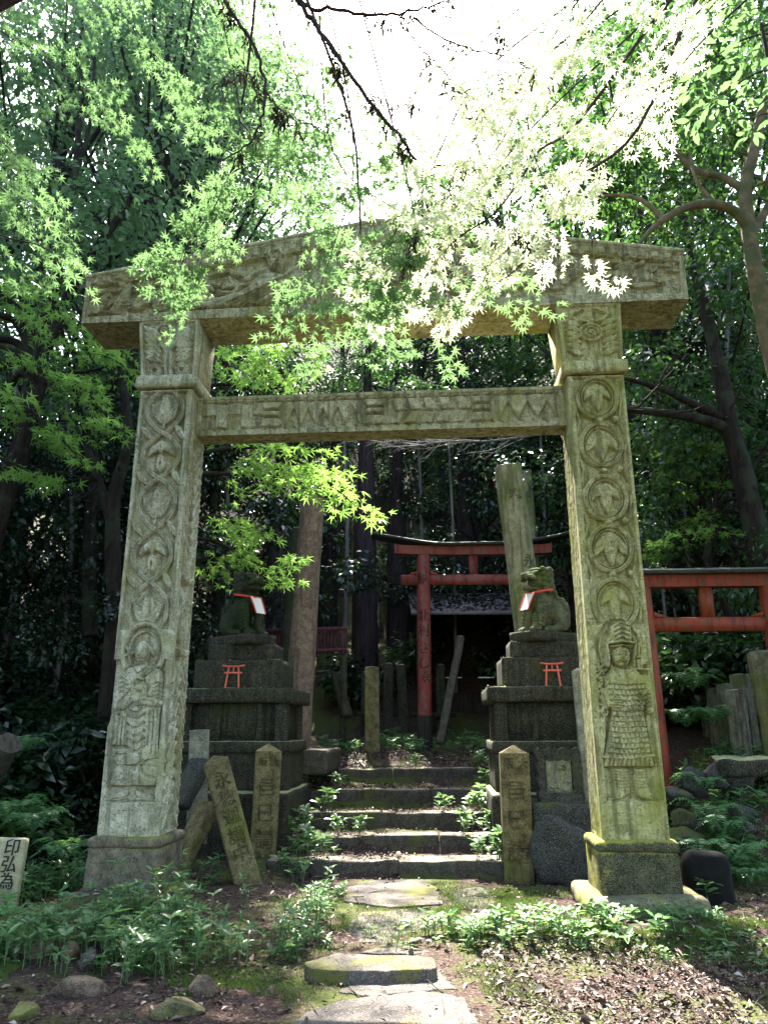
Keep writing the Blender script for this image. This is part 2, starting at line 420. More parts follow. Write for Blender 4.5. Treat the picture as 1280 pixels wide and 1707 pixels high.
M['column_r'] = stone('column_stone_green', (.30, .28, .16), (.13, .115, .06), (.13, .16, .045), .46, .6, .5, (.42, .44, .36), streak=.6, bump=.5)
M['column_l'] = stone('column_stone_brown', (.23, .155, .105), (.075, .045, .032), (.16, .15, .09), .62, .72, .7, (.42, .38, .33), streak=.5, bump=.7)
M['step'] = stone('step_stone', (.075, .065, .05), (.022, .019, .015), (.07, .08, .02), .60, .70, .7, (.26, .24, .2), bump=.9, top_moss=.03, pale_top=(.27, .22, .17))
M['slab'] = stone('slab_stone', (.12, .10, .09), (.045, .037, .033), (.11, .11, .025), .53, .62, .7, (.32, .29, .25), bump=.9)
M['slab_tan'] = stone('slab_stone_tan', (.12, .10, .09), (.05, .042, .038), (.34, .235, .10), .57, .63, .5, (.32, .3, .27), bump=.8)
M['rock'] = stone('rock_brown', (.19, .13, .09), (.07, .045, .03), (.18, .19, .04), .62, .7, .4, (.3, .25, .2), bump=.9)
M['rockmoss'] = stone('rock_mossy', (.2, .18, .08), (.05, .05, .02), (.17, .18, .035), .48, .62, .4, (.3, .25, .2), bump=.9)
M['red'] = red_paint('red_paint_old', (.22, .03, .022), (.15, .075, .058), .45, .60, .8)
M['red_bright'] = red_paint('red_paint_bright', (.52, .045, .02), (.30, .10, .04), .6, .74, .45)
M['red_right'] = red_paint('vermilion_paint', (.26, .036, .011), (.13, .055, .022), .46, .60, .85)
M['red_mini'] = red_paint('small_red_paint', (.62, .12, .08), (.6, .22, .16), .6, .8, .2)
M['roof_dark'] = flat('dark_copper_cap', (.03, .04, .04), .55, .5)
M['roof_moss'] = stone('mossy_cap', (.055, .06, .05), (.018, .022, .018), (.09, .11, .05), .55, .68, .5, (.3, .32, .28), bump=.6)
M['ink'] = flat('black_ink', (.012, .011, .01), .7)
M['white_cloth'] = flat('white_cloth', (.75, .73, .74), .9)
M['red_cloth'] = flat('red_cloth', (.6, .06, .05), .9)
M['wood_dark'] = bark('dark_wood', (.018, .014, .012), (.05, .04, .033), 1.2)
M['wood_purple'] = bark('maroon_slats', (.045, .014, .02), (.10, .036, .048), 1.2)
M['wood_grey'] = bark('weathered_wood', (.035, .03, .022), (.09, .08, .06), 1.2)
M['cedar_bark'] = bark('cedar_bark', (.018, .013, .015), (.06, .042, .045))
M['bark_dark'] = bark('dark_bark', (.008, .006, .005), (.03, .023, .018), 1.0, (.03, .035, .02))
M['bark_beige'] = bark('beige_bark', (.075, .056, .03), (.17, .13, .07), .6, (.07, .08, .035), vert=False)
M['bark_twig'] = bark('twig_bark', (.028, .018, .02), (.075, .05, .05), 1.0)
M['bark_pale'] = bark('pale_stem', (.07, .066, .062), (.19, .18, .17), 1.0)
M['leaf_maple'] = leaf_mat('maple_leaf', (.06, .13, .045), (.12, .215, .075), .45, .4, (.17, .31, .11), .3)  # maple leaf darkened in colour to look shaded
M['leaf_maple_sun'] = leaf_mat('maple_leaf_sunlit', (.24, .31, .10), (.46, .52, .24), .6, .4, (.86, .92, .60), .5)  # same maple leaf, sunlight put into its paler colour
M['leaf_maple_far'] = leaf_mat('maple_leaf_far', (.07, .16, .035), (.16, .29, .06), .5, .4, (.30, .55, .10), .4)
M['leaf_green'] = leaf_mat('evergreen_leaf', (.018, .05, .015), (.05, .105, .03), .35, .3, (.10, .23, .045), .5)
M['leaf_dark'] = leaf_mat('dark_evergreen_leaf', (.007, .019, .010), (.021, .046, .020), .22, .25, (.035, .085, .025), .5)
M['leaf_blue'] = leaf_mat('hazy_leaf', (.035, .08, .035), (.09, .165, .065), .42, .4, (.16, .29, .11), .35)
M['leaf_cedar'] = leaf_mat('dry_cedar_leaf', (.02, .018, .016), (.05, .044, .034), .15, .8, (.06, .055, .03), .1)
M['leaf_herb'] = leaf_mat('herb_leaf', (.05, .12, .045), (.16, .28, .11), .4, .3, (.21, .38, .11), .6)
M['leaf_fern'] = leaf_mat('fern_leaf', (.04, .13, .05), (.10, .22, .09), .4, .4, (.2, .42, .1), .4)
M['moss'] = leaf_mat('moss_blades', (.045, .085, .018), (.12, .165, .038), .3, .75, (.15, .23, .045), .15)
M['litter'] = rand_mat('fallen_leaves', [(0, (.022, .012, .010)), (.4, (.06, .034, .026)), (.7, (.115, .068, .052)), (.9, (.21, .145, .11)), (1, (.42, .34, .29))], .6, .3)
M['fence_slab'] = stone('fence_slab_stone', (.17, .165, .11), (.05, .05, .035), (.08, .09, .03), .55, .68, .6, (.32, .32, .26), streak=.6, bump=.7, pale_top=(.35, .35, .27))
M['tablet'] = stone('tablet_stone', (.16, .14, .075), (.05, .045, .025), (.10, .11, .03), .5, .66, .8, (.3, .3, .2), streak=.4, bump=.9)
M['hut_roof'] = flat('leaf_stained_roof', (.17, .15, .15), .9, .5)
M['footing'] = stone('footing_moss', (.22, .2, .12), (.08, .08, .04), (.25, .25, .06), .48, .60, .5, (.34, .3, .22), bump=.9)
def ground_mat():
    k = N('forest_soil'); p = k.pos(); a = k.noise(p, .9, 6, .62); b = k.noise(p, 6, 6, .65); c = k.noise(p, 45, 4, .7)
    v = k.n('ShaderNodeTexVoronoi'); v.inputs['Scale'].default_value = 26; k.l(p, v.inputs['Vector'])
    col = k.mix(b, (.020, .012, .010), (.06, .038, .031))
    col = k.mix(k.math('MULTIPLY', k.ramp(c, [(.52, 0.), (.62, 1.)]), .8), col, (.16, .105, .085))
    col = k.mix(k.ramp(k.math('ADD', a, k.math('MULTIPLY', b, .25)), [(.60, 0.), (.70, 1.)]), col, k.mix(c, (.03, .042, .011), (.095, .105, .03)))
    n = k.bump(b, .6, .05); n = k.bump(v.outputs['Distance'], .5, .02, n)
    return k.finish(col, .95, n, .15)
M['soil'] = ground_mat()
# ------------------------------------------------------------------ ground
def sm(x, a, b):
    t = np.clip((x - a) / (b - a), 0, 1); return t * t * (3 - 2 * t)
SY = [9.0, 9.75, 10.55, 11.5, 12.7]
SZ = [P(660, v, y)[2] for v, y in zip((1434, 1393.8, 1354.7, 1316.5, 1281), SY)]
SB = [P(660, v, y)[2] for v, y in zip((1459, 1419, 1381, 1340, 1304), SY)]
SX0, SX1 = -1.30, 1.50
_py, _pz = [-60, 8.9], [0, 0]
for y, b, t in zip(SY, SB, SZ): _py += [y - .01, y + .05]; _pz += [b - .02, t - .03]
_py += [14.5, 17, 21, 30, 60, 120]; _pz += [1.16, 1.5, 4.0, 14, 42, 70]
def gz(x, y):
    x = np.asarray(x, float); y = np.asarray(y, float)
    st = np.interp(y, _py, _pz)
    sd = np.interp(y, [-60, 9.6, 12.9, 14.5, 17, 21, 30, 60, 120], [0, 0, .88, 1.16, 1.5, 4.0, 14, 42, 70])
    ins = sm(x, SX0 - .35, SX0 - .1) * (1 - sm(x, SX1 + .05, SX1 + .3))
    z = st * ins + sd * (1 - ins)
    low = .5 + .5 * sm(x, -13, -4.5)
    z = np.where(y > 9, z * low, z)
    z = z + .86 * sm(x, 3.45, 4.4) * sm(y, 8.55, 9.5) * (1 - sm(y, 12, 16)) + .5 * sm(x, 7, 12) * sm(y, 6, 9)
    z = z - .05 * sm(-x, 3.3, 4.6) * (1 - sm(y, 9, 12)) * sm(y, 6, 8)
    Pn = np.stack([x, y, x * 0], -1)
    n = .045 * fbm(Pn, .8, 5, 2) + .018 * fbm(Pn, 3.1, 9, 3)
    calm = 1 - .75 * (sm(x, -1.3, -.7) * (1 - sm(x, .9, 1.4)) * (1 - sm(y, 9.2, 9.6)))
    far = 1 + 6 * sm(y, 17, 26)
    mound = .09 * np.exp(-((x + 2.5) / .8) ** 2 - ((y - 7.45) / .5) ** 2) + .14 * np.exp(-((x + 1.9) / .9) ** 2 - ((y - 6.9) / .9) ** 2) + .08 * np.exp(-((x - 1.15) / .8) ** 2 - ((y - 6.35) / .35) ** 2) + .10 * np.exp(-((x - 2.6) / 1.0) ** 2 - ((y - 6.5) / .45) ** 2)
    return z + n * calm * far + mound
def gz1(x, y): return float(gz(np.array([x]), np.array([y]))[0])
def ground_sheet():
    t = np.linspace(-1, 1, 281); xs = 3.2 * np.sinh(t * 4.3) / np.sinh(1.9); xs = np.sign(t) * (np.abs(t) * 6 + 120 * np.abs(t) ** 5)
    t = np.linspace(0, 1, 300); ys = np.concatenate([np.linspace(-60, 3, 24, endpoint=False), np.linspace(3, 14.2, 190, endpoint=False), 14.2 + 106 * np.linspace(0, 1, 90) ** 2.1])
    X, Y = np.meshgrid(xs, ys, indexing='ij'); Z = gz(X, Y)
    I = np.arange(X.size).reshape(X.shape); Q = np.stack([I[:-1, :-1], I[1:, :-1], I[1:, 1:], I[:-1, 1:]], -1).reshape(-1, 4)
    mb = MB(); mb.add(np.stack([X.ravel(), Y.ravel(), Z.ravel()], -1), Q)
    return tag(mb.build('ground', M['soil']), 'forest floor of brown soil with moss patches rising into a hillside', 'ground', kind='structure')
ground_sheet()

# ------------------------------------------------------------------ stone steps
steps = empty('stone_steps', (.1, 9.0, 0), 0, 'flight of five worn stone steps littered with leaves between the pedestals', 'steps')
rs = random.Random(4)
for k in range(5):
    mb = MB(); x = SX0 - .03 * k; end = SX1 + .02 * k
    cuts = sorted([x] + [x + (end - x) * f for f in ([.36, .7] if k % 2 else [.52])] + [end])
    for x0, x1 in zip(cuts[:-1], cuts[1:]):
        t = SZ[k] + rs.uniform(-.008, .008); lo = SB[k] - .12
        stone_block(mb, (x1 - x0 - .006, .36, t - lo), ((x0 + x1) / 2 - .1, SY[k] + .18 + rs.uniform(-.012, .012) - 9.0, (t + lo) / 2), .045, .013, .022, 20 + k * 3 + int(x1 * 7))
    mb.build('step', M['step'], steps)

# ------------------------------------------------------------------ the carved stone gate
C0 = 2.655
def plane_ah(u, v, b=0.0):
    r = ray(u, v); c, s = math.cos(GYAW), math.sin(GYAW); n = np.array([-s, c, 0]); o = np.array([GX, GY, GZ - EYE]) + n * b
    p = r * ((o @ n) / (r @ n)); return float((p - o) @ np.array([c, s, 0])), float(p[2] - o[2])
g0 = gate_pt(C0, 0, -.4504)
gate = empty('stone_gate', g0, GYAW, 'tall carved granite gate with low gabled lintel and two figure carved pillars', 'gate')
ZO = .4504
SW, SD, SH, SP_ = .6, .533, 4.62, 4.7098

def vine_left(rf):
    rf.y[:] = 0
    rf.poly([(.035, 1.95), (.565, 1.95), (.565, 4.60), (.035, 4.60)], -.030, .02, 0, 'set')
    nodes = [4.66, 4.105, 3.582, 3.012, 2.445, 1.85]
    for sgn in (1, -1):
        pts = []
        for i in range(5):
            for t in np.linspace(0, 1, 16, endpoint=False):
                pts.append((.30 + sgn * (-1) ** i * .205 * math.sin(PI * t) ** .8, nodes[i] + (nodes[i + 1] - nodes[i]) * t))
        rf.stroke(pts, .030, .036, -.030, 'max', .014)
    for i in range(5):
        c = (nodes[i] + nodes[i + 1]) / 2; b = nodes[i + 1]
        if i % 2 == 0:
            rf.leaf((.30, c - .16), (.30, c + .19), .072, .034, -.028)
            for q in (-1, 1): rf.leaf((.30 + q * .012, c - .17), (.30 + q * .155, c + .08), .05, .028, -.028)
            rf.stroke([(.30, c - .22), (.30, c - .13)], .014, .03, -.028)
        else:
            rf.poly([(.15, c - .02), (.165, c + .08), (.22, c + .135), (.30, c + .18), (.38, c + .135), (.435, c + .08), (.45, c - .02), (.36, c + .03), (.30, c + .055), (.24, c + .03)], .034, .02, -.028)
            rf.leaf((.30, c + .01), (.30, c + .15), .03, .046, -.028); rf.leaf((.30, c - .19), (.30, c + .02), .058, .032, -.028)
            rf.dome((.30, c - .09), .011, .03, -.02, 0, 'add')
        if i < 4:
            for q in (-1, 1):
                rf.leaf((.30 + q * .245, b - .10 * q - .02), (.30 + q * .13, b + .09 * q + .02), .042, .032, -.028) if q < 0 else rf.leaf((.30 + q * .13, b + .10), (.30 + q * .245, b - .09), .045, .032, -.028)
def vine_right(rf):
    rf.y[:] = 0
    rf.poly([(.035, 1.95), (.565, 1.95), (.565, 4.60), (.035, 4.60)], -.020, .02, 0, 'set')
    cs = [4.36, 3.825, 3.242, 2.713, 2.16]
    for i, c in enumerate(cs):
        rf.ring((.30, c), .205, .026, .038, -.02, groove=.012, rz=.235)
        rf.ring((.30, c), .165, .01, .02, -.02, rz=.195)
        for q in (-1, 1):
            rf.stroke([(.30 + q * .215, c + .10), (.30 + q * .25, c), (.30 + q * .225, c - .16), (.30 + q * .20, c - .27), (.30 + q * .235, c - .40)], .016, .026, -.02, 'max', .008)
        if i < 4:
            j = (c + cs[i + 1]) / 2; rf.dome((.30, j), .05, .035, .048, -.02); rf.dome((.47, j + .02), .035, .04, .04, -.02)
        if i % 2 == 0:
            rf.poly([(.155, c - .03), (.175, c + .07), (.23, c + .13), (.30, c + .165), (.37, c + .13), (.425, c + .07), (.445, c - .03), (.37, c + .01), (.30, c + .04), (.23, c + .01)], .028, .02, -.018)
            rf.leaf((.30, c + .12), (.30, c - .17), .062, .036, -.018)
        else:
            rf.leaf((.30, c + .16), (.30, c - .19), .072, .036, -.018)
            for q in (-1, 1): rf.leaf((.30 + q * .02, c + .15), (.30 + q * .165, c - .08), .055, .03, -.018)
def monk(rf, f):
    def q(*pts): return [f(*p) for p in pts]
    rf.poly(q((285, 350), (640, 350), (610, 1200), (275, 1200)), -.034, .02, 0, 'set')
    c = f(490, 300); rx = .225
    rf.dome(c, .235, .30, 0, -.034, 'set'); 
    rf.ring(c, .215, .030, .040, -.034, rz=.275); rf.ring(c, .150, .016, .026, -.034, rz=.20)
    # staff head and hand ornament at the left
    cs = f(378, 305); rf.ring(cs, .045, .014, .036, -.034); rf.stroke(q((378, 320), (385, 400)), .013, .03, -.034)
    robe = q((445, 385), (400, 402), (360, 450), (332, 540), (314, 620), (335, 672), (362, 684), (330, 780), (304, 862), (395, 868), (310, 880), (330, 915), (302, 930), (325, 978), (290, 1104), (560, 1106), (585, 1040), (592, 935), (584, 860), (590, 700), (602, 650), (616, 600), (612, 440), (585, 405), (540, 385))
    rf.poly(robe, .044, .016, -.034, dome=.014); rf.trench(robe)
    # centre panel, hanging sleeves
    rf.poly(q((410, 640), (510, 640), (500, 980), (405, 980)), .010, .02, 0, 'add')
    for yy in (650, 690, 740, 790, 830, 880): 
        rf.stroke(q((412, yy - 8), (440, yy + 14), (470, yy + 16), (508, yy - 14)), .012, -.016, 0, 'add')
    for xx, a, b in ((330, 700, 850), (350, 690, 855), (370, 690, 860), (392, 690, 862), (532, 660, 860), (552, 660, 900), (572, 650, 930)):
        rf.stroke(q((xx + 8, a), (xx - 6, b)), .009, -.013, 0, 'add')
    rf.stroke(q((312, 940), (330, 976), (410, 985), (470, 975), (500, 950)), .012, -.018, 0, 'add')
    rf.stroke(q((590, 938), (520, 950), (484, 985), (500, 1030), (560, 1052)), .012, -.020, 0, 'add')
    rf.stroke(q((300, 866), (396, 870)), .014, -.022, 0, 'add'); rf.stroke(q((325, 912), (400, 915)), .010, -.016, 0, 'add')
    for xx in (420, 480): rf.stroke(q((xx, 1000), (xx - 5, 1095)), .008, -.010, 0, 'add')
    # neckline and diagonal folds
    for k in range(6): rf.stroke(q((545 - 18 * k + 40, 398 + 3 * k), (500 - 12 * k + 30, 440 + 10 * k), (462 - 6 * k + 30, 465 + 8 * k)), .008, -.013, 0, 'add')
    rf.stroke(q((440, 395), (462, 440), (520, 400)), .010, -.016, 0, 'add')
    for k in range(4):
        rf.stroke(q((345 + 4 * k, 470 + 26 * k), (375 + 3 * k, 462 + 26 * k), (400 + 2 * k, 480 + 26 * k)), .008, -.012, 0, 'add')
        rf.stroke(q((560, 500 + 24 * k), (585, 488 + 24 * k), (608, 505 + 24 * k)), .008, -.012, 0, 'add')
    # forearms, hands and bowl
    rf.trench(q((330, 640), (400, 560), (440, 520), (455, 470), (505, 470), (530, 520), (520, 570), (600, 590), (600, 640), (520, 630), (440, 610), (380, 660)), .012, .016)
    rf.stroke(q((345, 640), (400, 610), (440, 550)), .050, .064, -.034); rf.stroke(q((600, 610), (540, 595), (470, 590)), .040, .058, -.034)
    rf.dome(f(480, 520), .072, .062, .075, -.034)
    rf.stroke(q((440, 550), (440, 490), (470, 462), (500, 470)), .020, .075, -.034)
    for k in range(4): rf.stroke(q((436 + 4 * k, 575 + 12 * k), (470, 592 + 10 * k), (510 - 4 * k, 580 + 12 * k)), .012, .074, -.034)
    # head
    h = f(488, 308); rf.dome(h, .078, .118, .085, -.034); rf.dome(f(430, 315), .014, .034, .045, -.034); rf.dome(f(547, 312), .014, .034, .045, -.034)
    rf.stroke(q((488, 365), (488, 385)), .045, .045, -.034)
    for ex in (464, 511):
        rf.dome(f(ex, 304), .022, .013, -.014, 0, 'add'); rf.dome(f(ex, 304), .015, .007, .012, 0, 'add'); rf.stroke(q((ex - 18, 290), (ex, 282), (ex + 18, 290)), .007, .008, 0, 'add')
    rf.stroke(q((487, 295), (487, 325)), .011, .016, 0, 'add'); rf.dome(f(487, 328), .017, .010, .012, 0, 'add')
    rf.stroke(q((468, 348), (484, 354), (502, 348)), .007, -.012, 0, 'add'); rf.stroke(q((474, 360), (496, 360)), .008, .007, 0, 'add')
    rf.trench([(h[0] + .084 * math.cos(a), h[1] + .125 * math.sin(a)) for a in np.linspace(0, 2 * PI, 30)], .010, .014)
    # feet
    for fp in (((292, 1182), (330, 1140), (392, 1118), (402, 1150), (380, 1176)), ((430, 1150), (440, 1118), (500, 1140), (556, 1170), (548, 1186), (470, 1180))):
        rf.poly(q(*fp), .030, .02, -.034)
    rf.stroke(q((285, 1190), (400, 1172), (420, 1184), (470, 1178), (560, 1188)), .012, .026, -.034)
def guardian(rf, f):
    def q(*pts): return [f(*p) for p in pts]
    B = -.026
    rf.poly(q((245, 330), (540, 330), (625, 1025), (300, 1025)), B, .02, 0, 'set')
    c = f(395, 250); rf.dome(c, .215, .27, 0, B, 'set'); rf.ring(c, .235, .016, .028, B, rz=.30); rf.ring(c, .175, .012, .018, B, rz=.22)
    # left sleeve of ribbons
    rng = random.Random(3)
    for k in range(16): 
        x, y = 318 + rng.uniform(-34, 34), 330 + k * 17; cc = f(x, y); rf.ring(cc, rng.uniform(.025, .045), .011, .03, B, rz=rng.uniform(.025, .05))
    rf.poly(q((300, 600), (340, 600), (330, 790), (312, 840), (295, 760)), .03, .02, B)
    body = q((352, 350), (320, 395), (330, 470), (360, 560), (350, 650), (325, 790), (312, 852), (585, 852), (560, 770), (540, 650), (525, 560), (550, 470), (530, 395), (480, 350))
    rf.poly(body, .042, .016, B, dome=.014); rf.trench(body)
    for y in range(430, 800, 27): rf.stroke(q((345 + (y - 430) * .0, y), (430, y + 7), (532 + (y - 430) * .06, y)), .008, -.014, 0, 'add')
    for y in range(430, 790, 27):
        for x in range(362 + (y // 27 % 2) * 10, 530, 22): rf.stroke(q((x, y + 3), (x, y + 24)), .005, -.009, 0, 'add')
    rf.stroke(q((322, 800), (450, 806), (572, 792)), .016, .060, B); 
    for k in range(12): rf.stroke(q((326 + k * 22, 812), (318 + k * 23, 850)), .007, -.013, 0, 'add')
    # collar points, hands, sword hilt, arms
    rf.stroke(q((362, 345), (412, 402), (465, 352)), .016, .056, B); rf.stroke(q((372, 400), (420, 432), (490, 405)), .010, .055, B)
    rf.stroke(q((325, 470), (345, 530), (395, 525)), .040, .055, B)
    for k in range(4): rf.stroke(q((368, 505 + 13 * k), (408, 508 + 13 * k)), .014, .074, B)
    rf.stroke(q((362, 448), (380, 500), (412, 590)), .013, .058, B)
    rf.stroke(q((530, 400), (552, 470), (560, 560)), .045, .05, B); rf.stroke(q((545, 455), (500, 500), (520, 560)), .014, .058, B)
    for k in range(5): rf.stroke(q((492, 470 + 22 * k), (516, 500 + 22 * k), (552, 480 + 22 * k)), .008, -.013, 0, 'add')
    # pagoda held up at the right
    rf.poly(q((478, 298), (500, 280), (532, 300)), .034, .01, B); rf.poly(q((486, 300), (524, 300), (522, 350), (490, 350)), .028, .01, B); rf.stroke(q((500, 222), (502, 285)), .014, .03, B); rf.dome(f(500, 232), .018, .03, .034, B); rf.stroke(q((474, 352), (556, 356)), .014, .036, B)
    # head with tall crown
    rf.poly(q((352, 230), (346, 140), (372, 118), (410, 112), (446, 120), (458, 140), (462, 228)), .058, .02, B)
    for k in range(4): rf.stroke(q((372, 215 - 24 * k), (408, 196 - 24 * k), (446, 212 - 24 * k)), .009, -.016, 0, 'add')
    rf.stroke(q((350, 222), (408, 214), (464, 222)), .018, .076, B); rf.stroke(q((356, 240), (408, 234), (460, 240)), .010, .07, B)
    rf.dome(f(410, 286), .088, .105, .078, B)
    for q_ in (-1, 1): rf.stroke(q((410 + q_ * 58, 190), (410 + q_ * 72, 230), (410 + q_ * 62, 300), (410 + q_ * 66, 340)), .016, .045, B)
    for ex in (388, 432): 
        rf.dome(f(ex, 272), .025, .015, -.016, 0, 'add'); rf.dome(f(ex, 272), .017, .009, .016, 0, 'add'); rf.stroke(q((ex - 24, 262), (ex, 250), (ex + 22, 262)), .010, .011, 0, 'add')
    rf.stroke(q((410, 262), (409, 295)), .012, .016, 0, 'add'); rf.dome(f(409, 298), .022, .011, .014, 0, 'add')
    rf.dome(f(410, 322), .032, .016, -.020, 0, 'add'); rf.stroke(q((384, 310), (410, 304), (438, 312)), .007, .008, 0, 'add')
    rf.trench([(f(410, 286)[0] + .094 * math.cos(a), f(410, 286)[1] + .112 * math.sin(a)) for a in np.linspace(PI, 2 * PI, 20)], .010, .014)
    # legs
    rf.poly(q((378, 856), (458, 856), (462, 940), (456, 990), (430, 1012), (345, 1028), (342, 1012), (392, 985), (392, 930)), .034, .03, B)
    rf.poly(q((472, 856), (536, 856), (545, 940), (560, 980), (604, 1014), (600, 1030), (515, 1014), (490, 1000), (474, 930)), .034, .03, B)
    for y in range(872, 960, 16): rf.stroke(q((384, y), (420, y + 8), (458, y)), .006, -.010, 0, 'add'); rf.stroke(q((476, y), (508, y + 8), (542, y)), .006, -.010, 0, 'add')
    for k in range(3): rf.stroke(q((352 + 16 * k, 1018 - 5 * k), (372 + 16 * k, 1004 - 6 * k)), .005, -.010, 0, 'add'); rf.stroke(q((560 + 12 * k, 998 + 6 * k), (575 + 12 * k, 1016 + 4 * k)), .005, -.010, 0, 'add')
    rf.poly(q((345, 1042), (420, 1022), (470, 1012), (520, 1022), (600, 1034), (640, 1225), (340, 1225)), .012, .03, -.014)

def pillar(a0, side):
    """side -1: the left pillar (inner face towards +a); 1: the right pillar"""
    name_m = M['gate_left'] if side < 0 else M['gate_right']
    core = MB(); e = .034
    e = .066; stone_block(core, (SW - 2 * e, SD - e, SH), (a0 + SW / 2 - C0, (e + SD) / 2, SH / 2 + ZO), .1, .003, .012, 3 + int(a0))
    p = core.build('pillar', name_m, gate)
    p['label'] = 'grey pillar carved with a monk holding a bowl' if side < 0 else 'mossy pillar carved with an armoured guardian'
    rf = Relief(SW, SH, .0055, 2 + int(a0))
    if side < 0:
        vine_left(rf); sc, ou = 3.556, 100
        f = lambda x, y: plane_ah(ou + x / sc, 1000 + y / sc)
        monk(rf, f); cut = 2.02
    else:
        vine_right(rf); sc, ou = 3.047, 900
        def f(x, y):
            a, h = plane_ah(ou + x / sc, 1000 + y / sc); return a - SP_ + .0, h
        guardian(rf, f); cut = 2.02
    rf.y *= 1.75; rf.rough(.004, 16); rf.rough(.003, 60)
    to = lambda x, o, z: (a0 + x - C0, -o, z + ZO)
    for nm, z0, z1 in (('vine_carving', cut, SH), ('monk_carving' if side < 0 else 'guardian_carving', 0, cut)):
        mb = MB(); rf.mesh(mb, to, z0, z1, .085); mb.build(nm, name_m, p)
    # inner face: chevrons and bow knots on the left pillar, split vertical grooves on the right one
    sf = Relief(SD - .004, SH, .008, 9 + int(a0)); w = sf.W
    if side < 0:
        sf.poly([(.03, .02), (w - .03, .02), (w - .03, 4.1), (.03, 4.1)], -.022, .012, 0, 'set')
        mid = w * .5
        z = .05
        while z < 1.55:
            for q in (-1, 1): sf.stroke([(mid, z + .30), (mid + q * .22, z)], .024, .034, -.022)
            z += .125
        for z in np.arange(2.62, 4.0, .14):
            for q in (-1, 1): sf.stroke([(mid, z), (mid + q * .22, z + .36)], .024, .032, -.022)
        for zc in (2.48, 1.72):
            for q in (-1, 1): sf.leaf((mid, zc), (mid + q * .17, zc + .05), .045, .04, -.018)
            sf.dome((mid, zc), .03, .04, .045, -.018)
        for q in (-1, 1):
            for k in range(3): sf.stroke([(mid, 2.44 - .05 * k), (mid + q * (.21 - .05 * k), 2.10), (mid, 1.76 + .05 * k)], .014, .026, -.018)
    else:
        for k in range(7): sf.stroke([(w * (.1 + .13 * k), 4.0), (w * (.12 + .125 * k), 2.2), (w * (.1 + .13 * k), .05)], .012, -.012, 0, 'add')
    sf.y *= 1.9; sf.rough(.003, 20)
    mb = MB()
    if side < 0: sf.mesh(mb, lambda x, o, z: (a0 + SW - .002 + o - C0, x + .003, z + ZO), None, None, .06)
    else: sf.mesh(mb, lambda x, o, z: (a0 + .002 - o - C0, sf.W - x + .003, z + ZO), None, None, .06)
    mb.build('side_carving', name_m, p)
    # foot: block, rolled moulding
    bm_ = M['gate_base'] if side < 0 else M['gate_base_moss']
    mb = MB()
    stone_block(mb, (SW + .11, SD + .12, .40), (a0 + SW / 2 - C0, SD / 2, .165), .05, .009, .02, 31 + side)
    stone_block(mb, (SW + .05, SD + .05, .10), (a0 + SW / 2 - C0, SD / 2, .385), .05, .006, .02, 33 + side)
    bo = mb.build('base_block', bm_, p)
    mb = MB(); stone_block(mb, (SW + .14, SD + .15, .105), (a0 + SW / 2 - C0, SD / 2, .405), .035, .010, .05, 35 + side); mb.build('base_moulding', bm_, p)
    # collar and capital
    mb = MB(); stone_block(mb, (SW + .09, SD + .10, .145), (a0 + SW / 2 - C0, SD / 2, 4.712 + ZO), .06, .005, .012, 37 + side); mb.build('collar', name_m, p)
    z0, z1 = 4.785 + ZO, 5.464 + ZO
    Ain, Aout = (a0 + SW, a0) if side < 0 else (a0, a0 + SW)
    def cap(x, o, t):
        lo0, hi0 = a0 - .015, a0 + SW + .015; lo1, hi1 = a0 - .075, a0 + SW + .035
        L = lo0 + (lo1 - lo0) * t; H_ = hi0 + (hi1 - hi0) * t
        return L + (H_ - L) * x - C0, (.0 - .055 * t) - o, z0 + (z1 - z0) * t
    mb = MB(); V = []
    for t, bk in ((0, SD + .03), (1, SD + .04)):
        xl = cap(0, 0, t); xr = cap(1, 0, t)
        V += [(xl[0] + .004, xl[1] + .035, xl[2]), (xr[0] - .004, xr[1] + .035, xr[2]), (xr[0] - .004, bk, xr[2]), (xl[0] + .004, bk, xl[2])]
    mb.add(V, [(0, 3, 2, 1), (4, 5, 6, 7), (0, 1, 5, 4), (1, 2, 6, 5), (2, 3, 7, 6), (3, 0, 4, 7)])
    cf = Relief(1.0, 1.0, .012, 12 + side)
    if side < 0:
        cf.poly([(.06, .03), (.94, .03), (.94, .97), (.06, .97)], -.022, .03, 0, 'set')
        for q in (-1, 1):
            for rr_ in (.105, .06): cf.ring((.5 + q * .24, .12), rr_, .024, .03, -.022, rz=rr_ * .9)
            for k in range(6): cf.leaf((.5 + q * .12, .27 + .085 * k), (.5 + q * .42, .36 + .11 * k), .075, .034, -.022, .008)
            cf.stroke([(.5 + q * .04, .03), (.5 + q * .05, .45), (.5 + q * .2, .72), (.5 + q * .4, .9)], .03, .036, -.022)
        cf.ring((.42, .82), .11, .022, .034, -.022, groove=.006); cf.ring((.42, .82), .05, .02, .03, -.022)
        for k in range(14): cf.dome((.1 + .028 * (k % 5), .72 + .07 * (k // 5)), .016, .026, .03, -.022)
    else:
        cf.poly([(.05, .03), (.95, .03), (.95, .97), (.05, .97)], -.014, .03, 0, 'set')
        cf.ring((.5, .5), .17, .024, .026, -.014, rz=.14); cf.stroke([(.5 + .12 * math.cos(a) * (1 - a / 12), .5 + .1 * math.sin(a) * (1 - a / 12)) for a in np.linspace(0, 11, 40)], .02, .026, -.014)
        for q in (-1, 1):
            for k in range(6): cf.leaf((.5 + q * .16, .12 + .1 * k), (.5 + q * .42, .22 + .1 * k), .06, .024, -.014)
            cf.stroke([(.5 + q * .1, .9), (.5 + q * .3, .82), (.5 + q * .2, .7), (.5 + q * .05, .68)], .03, .028, -.014)
    cf.y *= 1.7; cf.rough(.004, 14)
